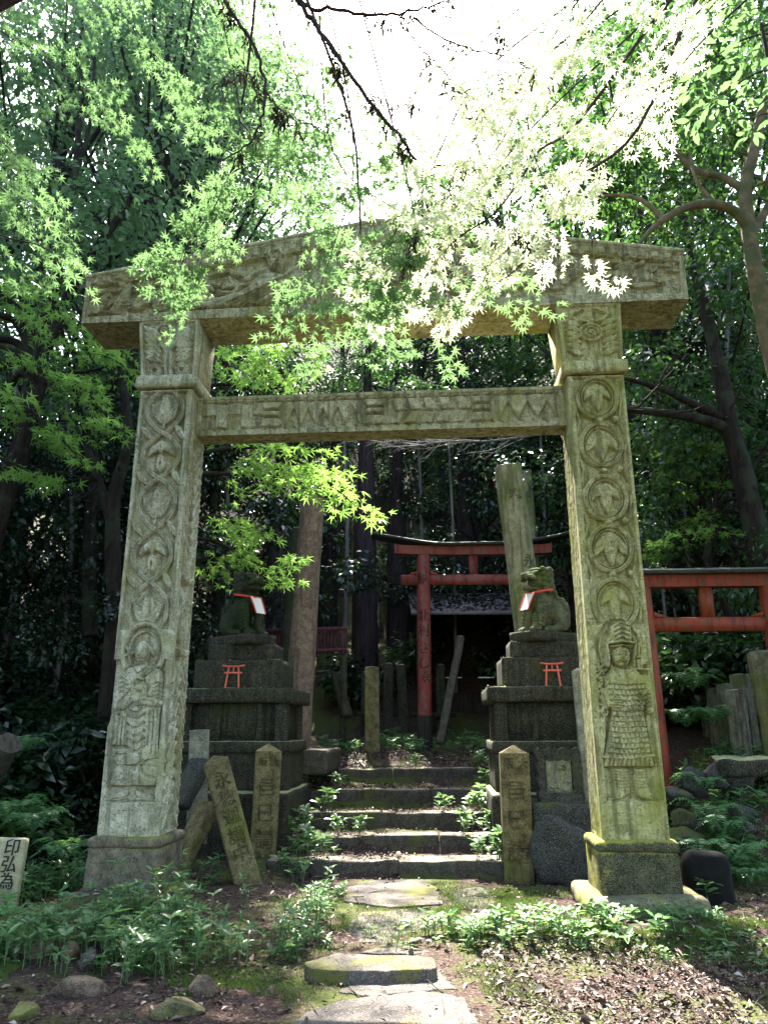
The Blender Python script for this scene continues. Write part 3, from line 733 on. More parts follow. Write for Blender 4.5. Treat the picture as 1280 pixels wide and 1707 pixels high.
    cf.mesh(mb, lambda x, o, z: cap(x, o, z), None, None, .04, .02)
    mb.build('capital', name_m, p)
    return p
pil_l = pillar(0.0, -1); pil_r = pillar(SP_, 1)

# mossy footing slab under the right pillar
mb = MB(); stone_block(mb, (1.06, .98, .20), (SP_ + SW / 2 + .02 - C0, SD / 2 - .02, -.075), .05, .022, .07, 41); mb.build('footing_slab', M['footing'], pil_r)
mb = MB(); stone_block(mb, (1.0, .95, .18), (SW / 2 - C0, SD / 2, -.10), .06, .02, .06, 43); mb.build('footing_slab', M['gate_base'], pil_l)

# lintel: a low gable, plain below, carved panel, dentil band
LA0, LA1, LZ0, LZ1, LZ2, LF, LB = -.754, 6.068, 5.464, 6.042, 6.633, -.07, .568
LW = LA1 - LA0
mb = MB()
prism(mb, [(LA0 + .01 - C0, LZ0 + .004 + ZO), (LA1 - .01 - C0, LZ0 + .004 + ZO), (LA1 - .01 - C0, LZ1 - .01 + ZO), (C0 - C0, LZ2 - .012 + ZO), (LA0 + .01 - C0, LZ1 - .01 + ZO)], LF + .075, LB)
lintel = sharp(mb.build('lintel', M['gate_beam'], gate, smooth=False))
HM = LZ2 - LZ0
def top(x): return (LZ1 - LZ0) + (LZ2 - LZ1) * (1 - np.abs(x - LW / 2) / (LW / 2))
lr = Relief(LW, HM, .009, 15)
def lq(*pts):
    o = []
    for u, v in pts:
        a, h = plane_ah(u / 2, 350 + v / 2, LF); x = a - LA0; o.append((x, (h - LZ0) / float(top(x)) * HM))
    return o
def lqc(c): return lq(c)[0]
B = -.045
lr.poly([(.05, .16), (LW - .05, .16), (LW - .05, HM - .21), (.05, HM - .21)], B, .02, 0, 'set')
for k in range(46):
    x = .07 + k * (LW - .14) / 46
    lr.poly([(x, HM - .19), (x + .085, HM - .19), (x + .085, HM - .06), (x, HM - .06)], .022, .01, 0, 'add')
lr.stroke([(0, HM - .025), (LW, HM - .025)], .03, .012, 0, 'add')
# reclining robed figure (left of centre)
lr.poly(lq((920, 205), (880, 200), (850, 215), (830, 250), (800, 270), (720, 290), (700, 300), (600, 318), (590, 330), (700, 328), (820, 318), (900, 322), (1040, 318), (1060, 300), (1030, 250), (1020, 200), (990, 190), (960, 215)), .060, .05, B, dome=.02)
lr.dome(lqc((925, 165)), .105, .16, .085, B); lr.dome(lqc((905, 160)), .05, .16, .075, B)
lr.stroke(lq((900, 160), (905, 145), (930, 140), (945, 155)), .04, .09, B)
for dx in (-10, 12): lr.dome(lqc((928 + dx, 166)), .018, .016, -.014, 0, 'add')
lr.stroke(lq((930, 165), (929, 173)), .016, .014, 0, 'add'); lr.stroke(lq((918, 179), (938, 178)), .012, -.013, 0, 'add')
lr.stroke(lq((885, 205), (850, 225), (825, 235)), .06, .085, B); lr.stroke(lq((960, 215), (1000, 190), (1030, 175), (1010, 160)), .05, .07, B)
for k in range(9):
    lr.stroke(lq((950 + 8 * k, 225 + 2 * k), (880 + 9 * k, 262 + 5 * k), (760 + 22 * k, 312 + k)), .018, -.024, 0, 'add')
for k in range(5): lr.stroke(lq((930, 280 + 7 * k), (975, 272 + 8 * k), (1010, 290 + 5 * k), (1050, 280 + 8 * k)), .018, -.024, 0, 'add')
lr.stroke(lq((860, 315), (900, 290), (940, 240)), .035, .075, B); lr.stroke(lq((925, 315), (930, 280), (985, 280), (1000, 310)), .03, .075, B)
lr.stroke(lq((835, 245), (800, 250), (780, 275), (730, 275)), .04, .06, B)
# clouds, birds and sprays on the left end
rl = random.Random(8)
for (p0, p1, p2, r) in (((310, 270), (380, 265), (430, 255), .05), ((430, 250), (400, 300), (380, 330), .06), ((330, 330), (370, 310), (420, 300), .045), ((450, 320), (470, 300), (500, 305), .07), ((460, 250), (500, 255), (510, 280), .05), ((520, 330), (560, 320), (640, 300), .05), ((300, 345), (340, 335), (420, 345), .035), ((700, 215), (760, 200), (800, 215), .04), ((720, 240), (760, 225), (770, 250), .05), ((640, 225), (680, 235), (700, 260), .05), ((560, 250), (600, 240), (630, 260), .05)):
    lr.stroke(lq(p0, p1, p2), r, .055, B, 'max', .018)
for k in range(26):
    x, z = rl.uniform(310, 800), rl.uniform(235, 330)
    b = lqc((x, z)); an = rl.uniform(0, PI); lr.leaf(b, (b[0] + .22 * math.cos(an), b[1] + .18 * math.sin(an)), .05, .04, B, .014)
# right side: winged sprays and drapery, worn flat
for k in range(10): lr.stroke(lq((1130 + 6 * k, 235 + 9 * k), (1240 + 9 * k, 245 + 8 * k), (1360 + 8 * k, 290 + 3 * k)), .035, .05, B, 'max', .012)
for k in range(110):
    x = rl.uniform(1100, 2230); z = rl.uniform(60 + max(0, x - 1300) * .07, 272 - (x - 1100) * .02)
    b = lqc((x, z)); an = rl.uniform(-.4, PI); lr.leaf(b, (b[0] + .25 * math.cos(an), b[1] + .2 * math.sin(an)), .055, .032, B, .014)
for k in range(22):
    x = rl.uniform(1150, 2180); lr.stroke(lq((x, 240), (x + rl.uniform(-40, 40), 200), (x + 60, 170)), .035, .045, B, 'max', .012)
lr.y *= 1.5; lr.rough(.006, 9); lr.rough(.004, 40)
mb = MB(); lr.mesh(mb, lambda x, o, z: (LA0 + x - C0, LF - o, LZ0 + z / HM * top(x) + ZO), None, None, .09, .015); mb.build('lintel_carving', M['gate_beam'], lintel)
mb = MB()
for k in (-1, 1):
    c = np.array([k * LW / 4, (LF + LB) / 2, (LZ1 + LZ2) / 2 + ZO + .0]); an = math.atan2(LZ2 - LZ1, LW / 2)
    Mx = np.array(Matrix.Rotation(k * an, 3, 'Y')); stone_block(mb, (math.hypot(LW / 2, LZ2 - LZ1) + .03, LB - LF + .06, .055), c + np.array([0, 0, .02]), .09, .008, .015, 51 + k, M=Mx)
mb.build('coping', M['gate_beam'], lintel)

# tie beam with a geometric frieze
TA0, TA1, TZ0, TZ1, TF, TB = .585, 4.725, 4.152, 4.624, .229, .511
mb = MB(); box(mb, TA0 - C0, TA1 - C0, TF + .05, TB, TZ0 + .002 + ZO, TZ1 - .002 + ZO); tie = sharp(mb.build('tie_beam', M['gate_beam'], gate, smooth=False))
tr = Relief(TA1 - TA0, TZ1 - TZ0, .009, 16)
def tq(x, y, second=False):
    """pixels of the two enlarged halves of the beam"""
    u, v = (330 + x / 4.129, 640 + y / 4.129) if not second else (630 + x / 4.063, 630 + y / 4.063)
    a, h = plane_ah(u, v, TF); return a - TA0, h - TZ0
H_ = TZ1 - TZ0; L_ = TA1 - TA0; D_ = -.022
tr.poly([(.06, .07), (L_ - .06, .07), (L_ - .06, H_ - .07), (.06, H_ - .07)], D_, .012, 0, 'set')
zb, zt, zm = .075, H_ - .085, H_ * .5
def blk(x0, x1, z0, z1, h=.024): tr.poly([(x0, z0), (x1, z0), (x1, z1), (x0, z1)], h, .012, D_)
def spool(x):
    tr.poly([(x - .13, zt), (x + .13, zt), (x + .09, zt - .09), (x - .09, zt - .09)], .034, .02, D_); tr.poly([(x - .09, zm - .03), (x + .09, zm - .03), (x + .10, zm), (x + .09, zm + .04), (x - .09, zm + .04), (x - .10, zm)], .040, .02, D_)
    tr.poly([(x - .14, zb), (x + .14, zb), (x + .09, zm - .045), (x - .09, zm - .045)], .034, .02, D_)
xs = [tq(x, 200)[0] for x in (30, 125, 210, 298, 378, 450)]
for i in range(5):
    if i % 2 == 0: blk(xs[i], xs[i + 1], zm, zt)
    else: blk(xs[i], xs[i + 1], zb + .01, zt - .02)
s1, s2, s3 = tq(505, 200)[0], tq(1220, 200)[0], tq(700, 200, True)[0]
for s_ in (s1, s2, s3): spool(s_)
def zig(x0, x1, n):
    w = (x1 - x0) / n; pts = [(x0, zt)]
    for i in range(n): pts += [(x0 + i * w, zb + .02), (x0 + (i + .5) * w, zm + .06), ]
    pts += [(x1, zb + .02), (x1, zt)]
    tr.poly(pts, .024, .012, D_)
    for i in range(n):
        tr.poly([(x0 + (i + .15) * w, zt), (x0 + (i + .85) * w, zt), (x0 + (i + .5) * w, zm + .09)], -.010, .01, 0, 'add')
zig(s1 + .17, s2 - .17, 5); zig(s3 + .19, L_ - .10, 3)
w = (s3 - s2 - .3) / 5
for i in range(5):
    x = s2 + .15 + i * w
    tr.poly([(x + .03, zt), (x + w * .80, zt), (x + w + .04, zm), (x + w * .2 + .04, zm)], .026, .012, D_)
    tr.poly([(x + w * .2 + .04, zm - .012), (x + w + .0, zm - .012), (x + w * .7, zb + .01), (x - w * .1, zb + .01)], .016 + .012 * (i % 2), .012, D_)
for i in range(34):
    x = .10 + i * (L_ - .2) / 34; tr.stroke([(x, .055), (x - .035, .085)], .010, -.016, 0, 'add'); tr.stroke([(x, H_ - .05), (x - .05, H_ - .075)], .010, -.014, 0, 'add')
tr.stroke([(0, H_ - .045), (L_, H_ - .045)], .006, -.010, 0, 'add')
tr.y *= 1.7; tr.rough(.003, 12); tr.rough(.002, 60)
mb = MB(); tr.mesh(mb, lambda x, o, z: (TA0 + x - C0, TF - o, TZ0 + z + ZO), None, None, .06); mb.build('frieze_carving', M['gate_beam'], tie)
# ------------------------------------------------------------------ guardian pedestals
YR, YL = 9.75, 9.97
def pedestal(xe, yf, s, label):
    """xe: x of the edge beside the steps, s: +1 body extends to the right of it"""
    zc = lambda v: P(840, v, YR)[2]
    ze = dict(plinth=zc(1235.6), corn=zc(1144.7), t2=P(850, 1096, YR + .17)[2], t1=P(870, 1068.7, YR + .3)[2], slab=P(900, 1055, YR + .36)[2])
    root = empty('stone_pedestal', (xe, yf, 0), GYAW, label, 'pedestal', 'stepped pedestals of the guardian statues')
    W, D = 1.5, 1.25; z0 = -.1
    def tier(name, ins, za, zb, seed, out=0.0, d_in=None):
        w = W - 2 * ins; d = D - 2 * (ins if d_in is None else d_in)
        mb = MB(); stone_block(mb, (w, d, zb - za), (s * W / 2, D / 2, (za + zb) / 2), .06, .008, .018, seed)
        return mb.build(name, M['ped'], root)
    lo = P(840, 1323.7, YR - .28)[2]
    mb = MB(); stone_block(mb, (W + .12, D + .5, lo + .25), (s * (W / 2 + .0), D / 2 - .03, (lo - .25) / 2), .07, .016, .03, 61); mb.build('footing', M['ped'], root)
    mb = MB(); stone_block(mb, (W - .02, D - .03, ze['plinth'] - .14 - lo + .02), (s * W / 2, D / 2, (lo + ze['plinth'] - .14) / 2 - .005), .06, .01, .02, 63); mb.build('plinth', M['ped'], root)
    tier('plinth_slab', -.02, ze['plinth'] - .145, ze['plinth'], 64)
    # dado: corner posts and recessed panels
    da, db = ze['plinth'] - .01, ze['corn'] - .19
    mb = MB(); box(mb, s * W / 2 - (W / 2 - .10), s * W / 2 + (W / 2 - .10), .10, D - .10, da, db + .02)
    for cx in (-1, 1):
        for cy in (0, 1): stone_block(mb, (.16, .16, db - da + .02), (s * W / 2 + cx * (W / 2 - .115), .115 + cy * (D - .23), (da + db) / 2), .06, .004, .012, 66 + cx + cy)
    stone_block(mb, (.07, .05, db - da), (s * W / 2 - .2, .095, (da + db) / 2), .06, .004, .01, 70); stone_block(mb, (.07, .05, db - da), (s * W / 2 + .34, .095, (da + db) / 2), .06, .004, .01, 71)
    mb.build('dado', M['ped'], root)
    tier('cornice', -.055, db, ze['corn'], 72)
    tier('upper_tier', .16, ze['corn'] - .01, ze['t2'], 74)
    tier('top_tier', .29, ze['t2'] - .01, ze['t1'], 76)
    return root, ze
xr = P(823, 1280, YR)[0]; xl = P(480, 1240, YL)[0]
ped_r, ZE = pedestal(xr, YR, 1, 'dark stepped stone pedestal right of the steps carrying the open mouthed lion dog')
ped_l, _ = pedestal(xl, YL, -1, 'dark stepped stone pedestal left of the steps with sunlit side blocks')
def ped_pt(root, lx, ly, z): 
    c, s = math.cos(GYAW), math.sin(GYAW); return np.array([root.location[0] + lx * c - ly * s, root.location[1] + lx * s + ly * c, z])

# ------------------------------------------------------------------ lion dogs
def lion_dog(loc, sgn, mouth_open, mat, label):
    """x forward, z up, built facing +x and mirrored with sgn"""
    root = empty('lion_dog_statue', loc, GYAW, label, 'statue', 'pair of stone guardian lion dogs')
    root.rotation_euler = (0, 0, GYAW - sgn * R(34))
    S = lambda V: np.array([V[0] * sgn, V[1], V[2]])
    b = MB()
    def el(c, r, ry=0.0):
        Mx = np.array(Matrix.Rotation(ry * sgn, 3, 'Y')); ellipsoid(b, S(c), r, 18, 12, Mx)
    def tb(pts, rad, n=10): tube(b, [S(p) for p in pts], rad, n, 12)
    el((-.12, 0, .30), (.21, .16, .24), -.45); el((.02, 0, .44), (.17, .155, .24), .30); el((.12, 0, .50), (.13, .15, .17)); el((-.02, 0, .60), (.15, .14, .16))
    for q in (-1, 1):
        el((-.19, q * .14, .19), (.165, .075, .165)); tb([(-.12, q * .17, .10), (-.02, q * .18, .055), (.08, q * .18, .045)], [.06, .05, .045]); el((.10, q * .18, .042), (.085, .058, .045))
        tb([(.15, q * .12, .46), (.19, q * .13, .30), (.20, q * .13, .15), (.26, q * .13, .06)], [.085, .065, .052, .055]); el((.29, q * .13, .042), (.085, .062, .046))
        for t in range(3): el((.36, q * .13 + (t - 1) * .038, .03), (.03, .019, .028)); el((.175, q * .18 + (t - 1) * .034, .026), (.03, .018, .026))
        for k in range(7): el((.205 + .010 * k, q * .185, .44 - .055 * k), (.032, .026, .030)); el((.13 + .012 * k, q * .195, .42 - .055 * k), (.028, .022, .026))
    tb([(-.31, 0, .10), (-.40, 0, .26), (-.37, 0, .44), (-.27, 0, .54)], [.05, .075, .085, .02]); el((-.36, 0, .36), (.06, .11, .14)); el((-.33, 0, .47), (.06, .09, .09))
    # head: round skull, heavy brow, broad short muzzle
    el((.07, 0, .78), (.165, .165, .165)); el((.11, 0, .91), (.13, .12, .05)); el((.20, 0, .875), (.07, .135, .034), .3)
    el((.28, 0, .805), (.10, .125, .046), .1); el((.355, 0, .83), (.036, .065, .034))
    if mouth_open: el((.245, 0, .628), (.125, .11, .030), -.10); el((.335, 0, .64), (.036, .075, .032)); [el((.35, q * .05, .775), (.012, .014, .028)) for q in (-1, 1)]
    else: el((.235, 0, .72), (.10, .115, .05)); el((.295, 0, .715), (.035, .075, .035))
    for q in (-1, 1):
        el((.235, q * .085, .845), (.032, .034, .028)); el((.27, q * .12, .775), (.06, .03, .03)); el((.02, q * .165, .84), (.085, .035, .05), .35)
    for k in range(12):
        for j in range(5):
            a = PI * .36 + (2 * PI - .72 * PI) * k / 11; t = j / 4; rr_ = .175 - .01 * t
            el((.06 - .04 * t + rr_ * .95 * math.cos(a), rr_ * math.sin(a), .90 - .30 * t + .02 * (k % 2)), (.042, .042, .040))
    for k in range(12): el((-.12 - .03 * (k // 3), (k % 3 - 1) * .075, .66 - .065 * (k // 3)), (.042, .045, .042))
    o = remesh(b, .0078, 1).build('body', mat, root)
    # red collar and white bib
    mb = MB(); tube(mb, [S((.075 + .185 * math.cos(a), .205 * math.sin(a), .60 + .035 * math.cos(a + PI))) for a in np.linspace(0, 2 * PI, 30)], .017, 6, cap=False)
    bib = MB(); n = 9; V = []; Fq = []
    for i in range(n):
        t = i / (n - 1)
        for j in range(7):
            y = (-.5 + j / 6) * (.22 - .03 * t); V.append(S((.265 + .13 * t - .9 * y * y + .008 * math.sin(j * 2.1 + t * 3), y, .575 - .26 * t)))
    V = np.array(V); I = np.arange(n * 7).reshape(n, 7); Q = np.stack([I[:-1, :-1], I[1:, :-1], I[1:, 1:], I[:-1, 1:]], -1).reshape(-1, 4)
    bib.add(V, Q); bib.add(V + S((-.006, 0, 0)), Q[:, ::-1])
    bo = bib.build('bib', M['white_cloth'], root)
    for k in (0, 6): tube(mb, V[I[:, k]] + S((.003, 0, 0)), .010, 6)
    mb.build('red_trim', M['red_cloth'], bo)
    for ch in list(root.children): ch.scale = (.93, .93, .93)
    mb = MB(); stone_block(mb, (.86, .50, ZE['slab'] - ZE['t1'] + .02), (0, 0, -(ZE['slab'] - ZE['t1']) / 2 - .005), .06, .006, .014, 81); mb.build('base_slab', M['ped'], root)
    return root
cr = ped_pt(ped_r, .80, .50, ZE['slab']); cl = ped_pt(ped_l, -.80, .50, ZE['slab'])
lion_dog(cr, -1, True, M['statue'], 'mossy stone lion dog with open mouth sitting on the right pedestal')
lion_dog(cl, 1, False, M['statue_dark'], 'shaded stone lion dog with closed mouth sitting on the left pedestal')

# ------------------------------------------------------------------ torii of every size
def small_torii(loc, label):
    r_ = empty('small_torii', loc, GYAW, label, 'miniature gate', 'small red torii leaning on the pedestals')
    r_.rotation_euler = (R(-7), 0, GYAW)
    for q in (-1, 1):
        mb = MB(); tube(mb, [(q * .092, 0, 0), (q * .066, 0, .275)], [.0135, .012], 8); mb.build('post', M['red_mini'], r_)
    mb = MB(); bar(mb, (-.118, 0, .205), (.118, 0, .205), .018, .024); mb.build('tie_rail', M['red_mini'], r_)
    mb = MB(); prism(mb, [(-.145, .29), (-.06, .278), (.06, .278), (.145, .29), (.15, .312), (.06, .298), (-.06, .298), (-.15, .312)], -.018, .018); mb.build('top_rail', M['red_mini'], r_)
    mb = MB(); bar(mb, (0, 0, .212), (0, 0, .28), .014, .014, (0, 1, 0)); mb.build('centre_strut', M['red_mini'], r_)
small_torii(ped_pt(ped_r, .80, .118, ZE['corn'] + .003), 'tiny red torii leaning on the right pedestal below the open mouthed lion dog')
small_torii(ped_pt(ped_l, -.80, .118, ZE['corn'] + .003), 'tiny red torii leaning on the left pedestal below the closed mouth lion dog')

def cyl_text(mb_host, ch, size, r, z, name, parent, ang=-PI / 2, cx=0.0):
    V, T = glyphs(ch, size, .004)
    if not len(V): return
    # split long triangles is not needed: the glyphs are narrow against the post
    a = V[:, 0] / r + ang; rr = r + .003
    W_ = np.stack([cx + rr * np.cos(a), rr * np.sin(a), z + V[:, 1]], -1)
    mb_host.add(W_, T)
def torii(name, base, rz, half, hh, rad, mat, label, cap_mat, cap_half, text=None, nuki_h=.78, lean=.03, cap_up=.12, base_dark=True, beam_t=.16, sh=.93):
    r_ = empty(name, base, rz, label, 'shrine gate')
    posts = []
    for q in (-1, 1):
        mb = MB(); tube(mb, [(q * (half + lean), 0, -.12), (q * half, 0, hh)], [rad * 1.06, rad], 20, 10); po = mb.build('post', mat, r_); posts.append(po)
        if base_dark:
            mb = MB(); tube(mb, [(q * (half + lean), 0, -.12), (q * (half + lean * .9), 0, .62)], [rad * 1.16, rad * 1.12], 20, 4); mb.build('post_shoe', M['wood_dark'], po)
    zn = hh * nuki_h
    mb = MB(); bar(mb, (-cap_half * .93 * sh, 0, zn), (cap_half * .93 * sh, 0, zn), .11, beam_t * 1.15); mb.build('tie_rail', mat, r_)
    for q in (-1, 1):
        for e in (-1, 1):
            mb = MB(); x = q * half + e * (rad + .075); prism(mb, [(x - .075, zn + beam_t * .575 + .001), (x + .075, zn + beam_t * .575 + .001), (x + .075, zn + beam_t * .575 + (.03 if e > 0 else .075)), (x - .075, zn + beam_t * .575 + (.075 if e > 0 else .03))], -.06, .06); mb.build('wedge', mat, r_)
    mb = MB(); bar(mb, (0, 0, zn + beam_t * .575), (0, 0, hh + .005), .17, .11, (0, 1, 0)); mb.build('centre_strut', mat, r_)
    n = 17; lo = []; hi = []; ca = []
    for i in range(n):
        t = -1 + 2 * i / (n - 1); up = cap_up * abs(t) ** 2.4; lo.append((t * cap_half * sh, hh + up * .12)); hi.append((t * cap_half * sh * 1.01, hh + beam_t + up * .15))
    mb = MB(); prism(mb, lo + hi[::-1], -.10, .10); sharp(mb.build('shimaki_beam', mat, r_, smooth=False))
    lo = []; hi = []
    for i in range(n):
        t = -1 + 2 * i / (n - 1); up = cap_up * (1.5 * max(0, abs(t) - .3) ** 1.4 + .02 * math.sin(t * 7)); lo.append((t * cap_half, hh + beam_t + .006 + up)); hi.append((t * cap_half * 1.02, hh + beam_t + .085 + up))
    V = []; 
    for (x, z), (x2, z2) in zip(lo, hi): V += [(x, -.26, z + .03), (x, -.24, z - .005), (x, .24, z - .005), (x, .26, z + .03), (x2, 0, z2 + .03)]
    I = np.arange(n * 5).reshape(n, 5); J = np.roll(I, -1, 1); Q = np.stack([I[:-1], J[:-1], J[1:], I[1:]], -1).reshape(-1, 4)
    mb = MB(); mb.add(V, Q); mb.add(V[:5], [(0, 1, 2, 3, 4)]); mb.add(V[-5:], [(4, 3, 2, 1, 0)]); sharp(mb.build('cap_roof', cap_mat, r_, smooth=False))
    if text:
        for ch, size, z, dx in text: mb = MB(); cyl_text(mb, ch, size, rad * 1.03, z, ch, posts[0], -PI / 2 + dx, -half - lean * .5); mb.build('painted_character', M['ink'], posts[0], smooth=False)
    return r_
# middle torii
TY = 14.8; tb0 = P(710, 1228, TY); tb1 = P(886, 1228, TY); top_z = P(710, 926, TY)[2]
tz = gz1(.9, TY); hh = top_z - tz; half = (tb1[0] - tb0[0]) / 2
def pz(v): return P(712, v, TY - .15)[2] - tz
torii('red_torii', ((tb0[0] + tb1[0]) / 2, TY, tz), -.02, half, hh, .132, M['red'], 'weathered red torii with black inscribed post standing at the top of the steps', M['roof_dark'], 2.06,
      [('納', .27, pz(963), 0), ('北', .24, pz(1025), 0), ('村', .25, pz(1050), 0), ('さ', .21, pz(1080), 0), ('し', .21, pz(1105), 0), ('ゑ', .22, pz(1128), 0)], nuki_h=.865, beam_t=.175, cap_up=.26, sh=.765)
# right torii behind the right pillar
RY = 10.6; q0 = P(1101, 1300, RY); q1 = P(1322, 1300, RY); rz_top = P(1186, 980, RY)[2]; gz_r = .15
rt = torii('red_torii', ((q0[0] + q1[0]) / 2, RY, gz_r), -.05, (q1[0] - q0[0]) / 2, rz_top - gz_r, .125, M['red_right'], 'bright vermilion torii with mossy cap rail half hidden behind the right gate pillar', M['roof_moss'], 1.80, None, nuki_h=.842, beam_t=.17, cap_up=.02, lean=-.03)

# ------------------------------------------------------------------ broken stone columns
def column(u0, v0, u1, v1, Y, r0, r1, mat, label, text=None, ragged=0.0, seed=1):
    a = P(u0, v0, Y); b = P(u1, v1, Y); d = (b - a) / (b[2] - a[2]); base = a + d * (gz1(a[0], Y) - .3 - a[2])
    o = empty('stone_column', base, 0, label, 'column', 'old round stone columns behind the pedestals')
    mb = MB(); tube(mb, [(0, 0, 0), (b - base) * .5, b - base], [r0, (r0 + r1) / 2, r1], 28, 50, .025, seed, cap=False)
    V = mb.V[0]; top_i = np.arange(len(V) - 28, len(V))
    if ragged: V[top_i, 2] += np.random.RandomState(seed).uniform(-ragged, ragged * .3, 28)
    mb.V[0] = V; c = len(V); mb.add(V[top_i], [tuple(range(28))])
    o2 = mb.build('shaft', mat, o)
    sharp(o2, 50)
    if text:
        ax = (b - base) / np.linalg.norm(b - base)
        for ch, size, v, dx in text:
            Vg, T = glyphs(ch, size, .01); mt = MB()
            c0 = P(u1, v, Y); t = (c0[2] - base[2]) / (b[2] - base[2]); ctr = (b - base) * t; r = (r0 + (r1 - r0) * t) * 1.02 + .004
            an = Vg[:, 0] / r - PI / 2 + dx; mt.add(np.stack([ctr[0] + r * np.cos(an), ctr[1] + r * np.sin(an), ctr[2] + Vg[:, 1]], -1) + ax * 0 + np.outer(Vg[:, 1], [ax[0], ax[1], 0]), T); mt.build('carved_character', M['ink_carved'], o2, smooth=False)
    return o
M['ink_carved'] = flat('dark_carving', (.05, .05, .03), .9)
column(889, 1095, 846, 779, 12.1, .265, .225, M['column_r'], 'tall round mossy column with carved characters behind the right pedestal', [('奉', .26, 832, .1), ('永', .24, 940, .45), ('福', .22, 985, .5), ('講', .22, 1030, .5)], 0.02, 3)
column(496, 1200, 523, 806, 12.3, .228, .195, M['column_l'], 'brown weathered round column with jagged top behind the left pedestal', None, .10, 5)
column(890, 1000, 874, 786, 15.4, .17, .15, M['column_r'], 'thin grey green column just behind the tall mossy carved one', None, .02, 7)
column(480, 1100, 493, 880, 13.6, .13, .12, M['statue_dark'], 'narrow dark column standing left of the brown weathered one', None, .04, 9)

# ------------------------------------------------------------------ inscribed stakes
def stake(base, w, d, h, rot, mat, label, chars=None, peak=.09, group='inscribed stone stakes', name='stone_stake', lateral=None):
    """square post with a pointed top, carved front; rot = (lean back, lean side, heading)"""
    o = empty(name, base, 0, label, 'stone stake' if name == 'stone_stake' else name.replace('_', ' '), group); o.rotation_euler = rot
    mb = MB(); stone_block(mb, (w - .012, d - .02, h), (0, d / 2 + .012, h / 2), .06, .004, .01, int(w * 1000) + int(h * 77))
    rf = Relief(w, h, .0065, int(h * 100))
    for ch, size, zc, dx in chars or []: rf.text(ch, (w / 2 + dx, zc), size, .017)
    rf.rough(.004, 14); rf.rough(.003, 55)
    rf.mesh(mb, lambda x, o_, z: (x - w / 2, -o_, z), None, None, .05, .014)
    p = h + peak; V = [(-w / 2 + .004, .004, h - .004), (w / 2 - .004, .004, h - .004), (w / 2 - .006, d, h - .004), (-w / 2 + .006, d, h - .004), (0, d * .45, p)]
    mb.add(V, [(0, 1, 4), (1, 2, 4), (2, 3, 4), (3, 0, 4)])
    sharp(mb.build('post', mat, o), 40)
    return o
def sz(v, u, Y, b): return P(u, v, Y)[2] - b
b0 = gz1(P(861, 1440, 8.85)[0], 8.85) - .1; x0 = P(864, 1440, 8.85)[0]
hR = P(861, 1256, 8.85)[2] - b0
stake((x0, 8.85, b0), .325, .26, hR, (0, R(.4), -.05), M['stake'], 'upright stone stake with carved characters right of the bottom step', [('大', .115, hR - .11, .085), ('阪', .115, hR - .11, -.07), ('邑', .19, hR - .40, 0), ('巳', .19, hR - .70, 0), ('講', .24, hR - 1.02, 0)])
b1 = gz1(P(440, 1430, 9.2)[0], 9.2) - .1; x1 = P(437, 1430, 9.2)[0]; hL = P(440, 1252, 9.2)[2] - b1
stake((x1, 9.2, b1), .30, .26, hL, (0, R(1.2), .22), M['stake'], 'upright stone stake with carved characters left of the steps', [('大', .10, hL - .12, .07), ('阪', .10, hL - .12, -.06), ('邑', .18, hL - .40, 0), ('巳', .18, hL - .68, 0), ('講', .20, hL - .96, 0)])
# tilted stake: foot at (412,1460), shoulder at (375,1262)
Yt = 8.35; pb = P(413, 1470, Yt); pt = P(372, 1266, Yt + .25); dv = pt - pb; Lh = float(np.linalg.norm(dv))
stake(pb - dv / Lh * .1, .27, .24, Lh + .1, (-math.atan2(dv[1], dv[2]), math.atan2(dv[0], math.hypot(dv[1], dv[2])), .30), M['stake'], 'stone stake tilted to the left with five carved characters', [(c, .17, Lh + .1 - f * Lh, .01) for c, f in zip('永德迦講中', (.17, .325, .475, .635, .775))], .07)
# fallen pieces leaning behind the left pillar
def slab_between(pa, pb_, w, d, mat, label, name='fallen_stake', cat='stone stake'):
    L = np.array(pb_) - np.array(pa); ln = float(np.linalg.norm(L)); q = Vector(L).to_track_quat('Z', 'Y')
    o = None; mb = MB(); stone_block(mb, (w, d, ln), (0, 0, ln / 2), .05, .010, .02, int(ln * 313))
    o = mb.build(name, mat); o.location = pa; o.rotation_mode = 'QUATERNION'; o.rotation_quaternion = q
    return tag(o, label, cat)
slab_between(P(293, 1455, 8.45), P(350, 1340, 8.9), .20, .17, M['stake'], 'fallen stone stake slanting up from the foot of the left pillar')
slab_between(P(296, 1345, 8.9), P(336, 1268, 9.25), .26, .14, M['darkstone'], 'dark broken slab slanting above the fallen stake behind the left pillar', 'broken_slab', 'stone slab')
mb = MB(); pp = P(331, 1330, 9.3); ztop = P(331, 1216, 9.3)[2]; hz = ztop - pp[2] + .5
rf = Relief(.23, hz, .008, 77); rf.dome((.125, hz - .12), .018, .02, -.03, 0, 'add'); rf.stroke([(.05, hz - .06), (.125, hz - .10), (.19, hz - .06)], .012, -.014, 0, 'add'); rf.rough(.008, 10); rf.rough(.005, 50)
stone_block(mb, (.218, .18, hz), (0, .105, hz / 2), .05, .006, .015, 5); rf.mesh(mb, lambda x, o_, z: (x - .115, -o_, z), None, None, .05)
o = mb.build('granite_post', M['stake_grey'], None, True, (pp[0], pp[1], pp[2] - .5), (0, R(-2), .15)); tag(o, 'pale granite post with a round hole behind the slanting broken slab', 'stone post')
# slender post beside the right pillar
pa = P(983, 1345, 9.25); pb_ = P(961, 1118, 9.25); hh_ = pb_[2] - .75
stake((pa[0] + .02, 9.25, .75), .16, .16, hh_, (0, math.atan2(pb_[0] - pa[0], pb_[2] - pa[2]), -.1), M['stake_grey'], 'slender leaning stone post just left of the right gate pillar', None, .04, None, 'stone_post')
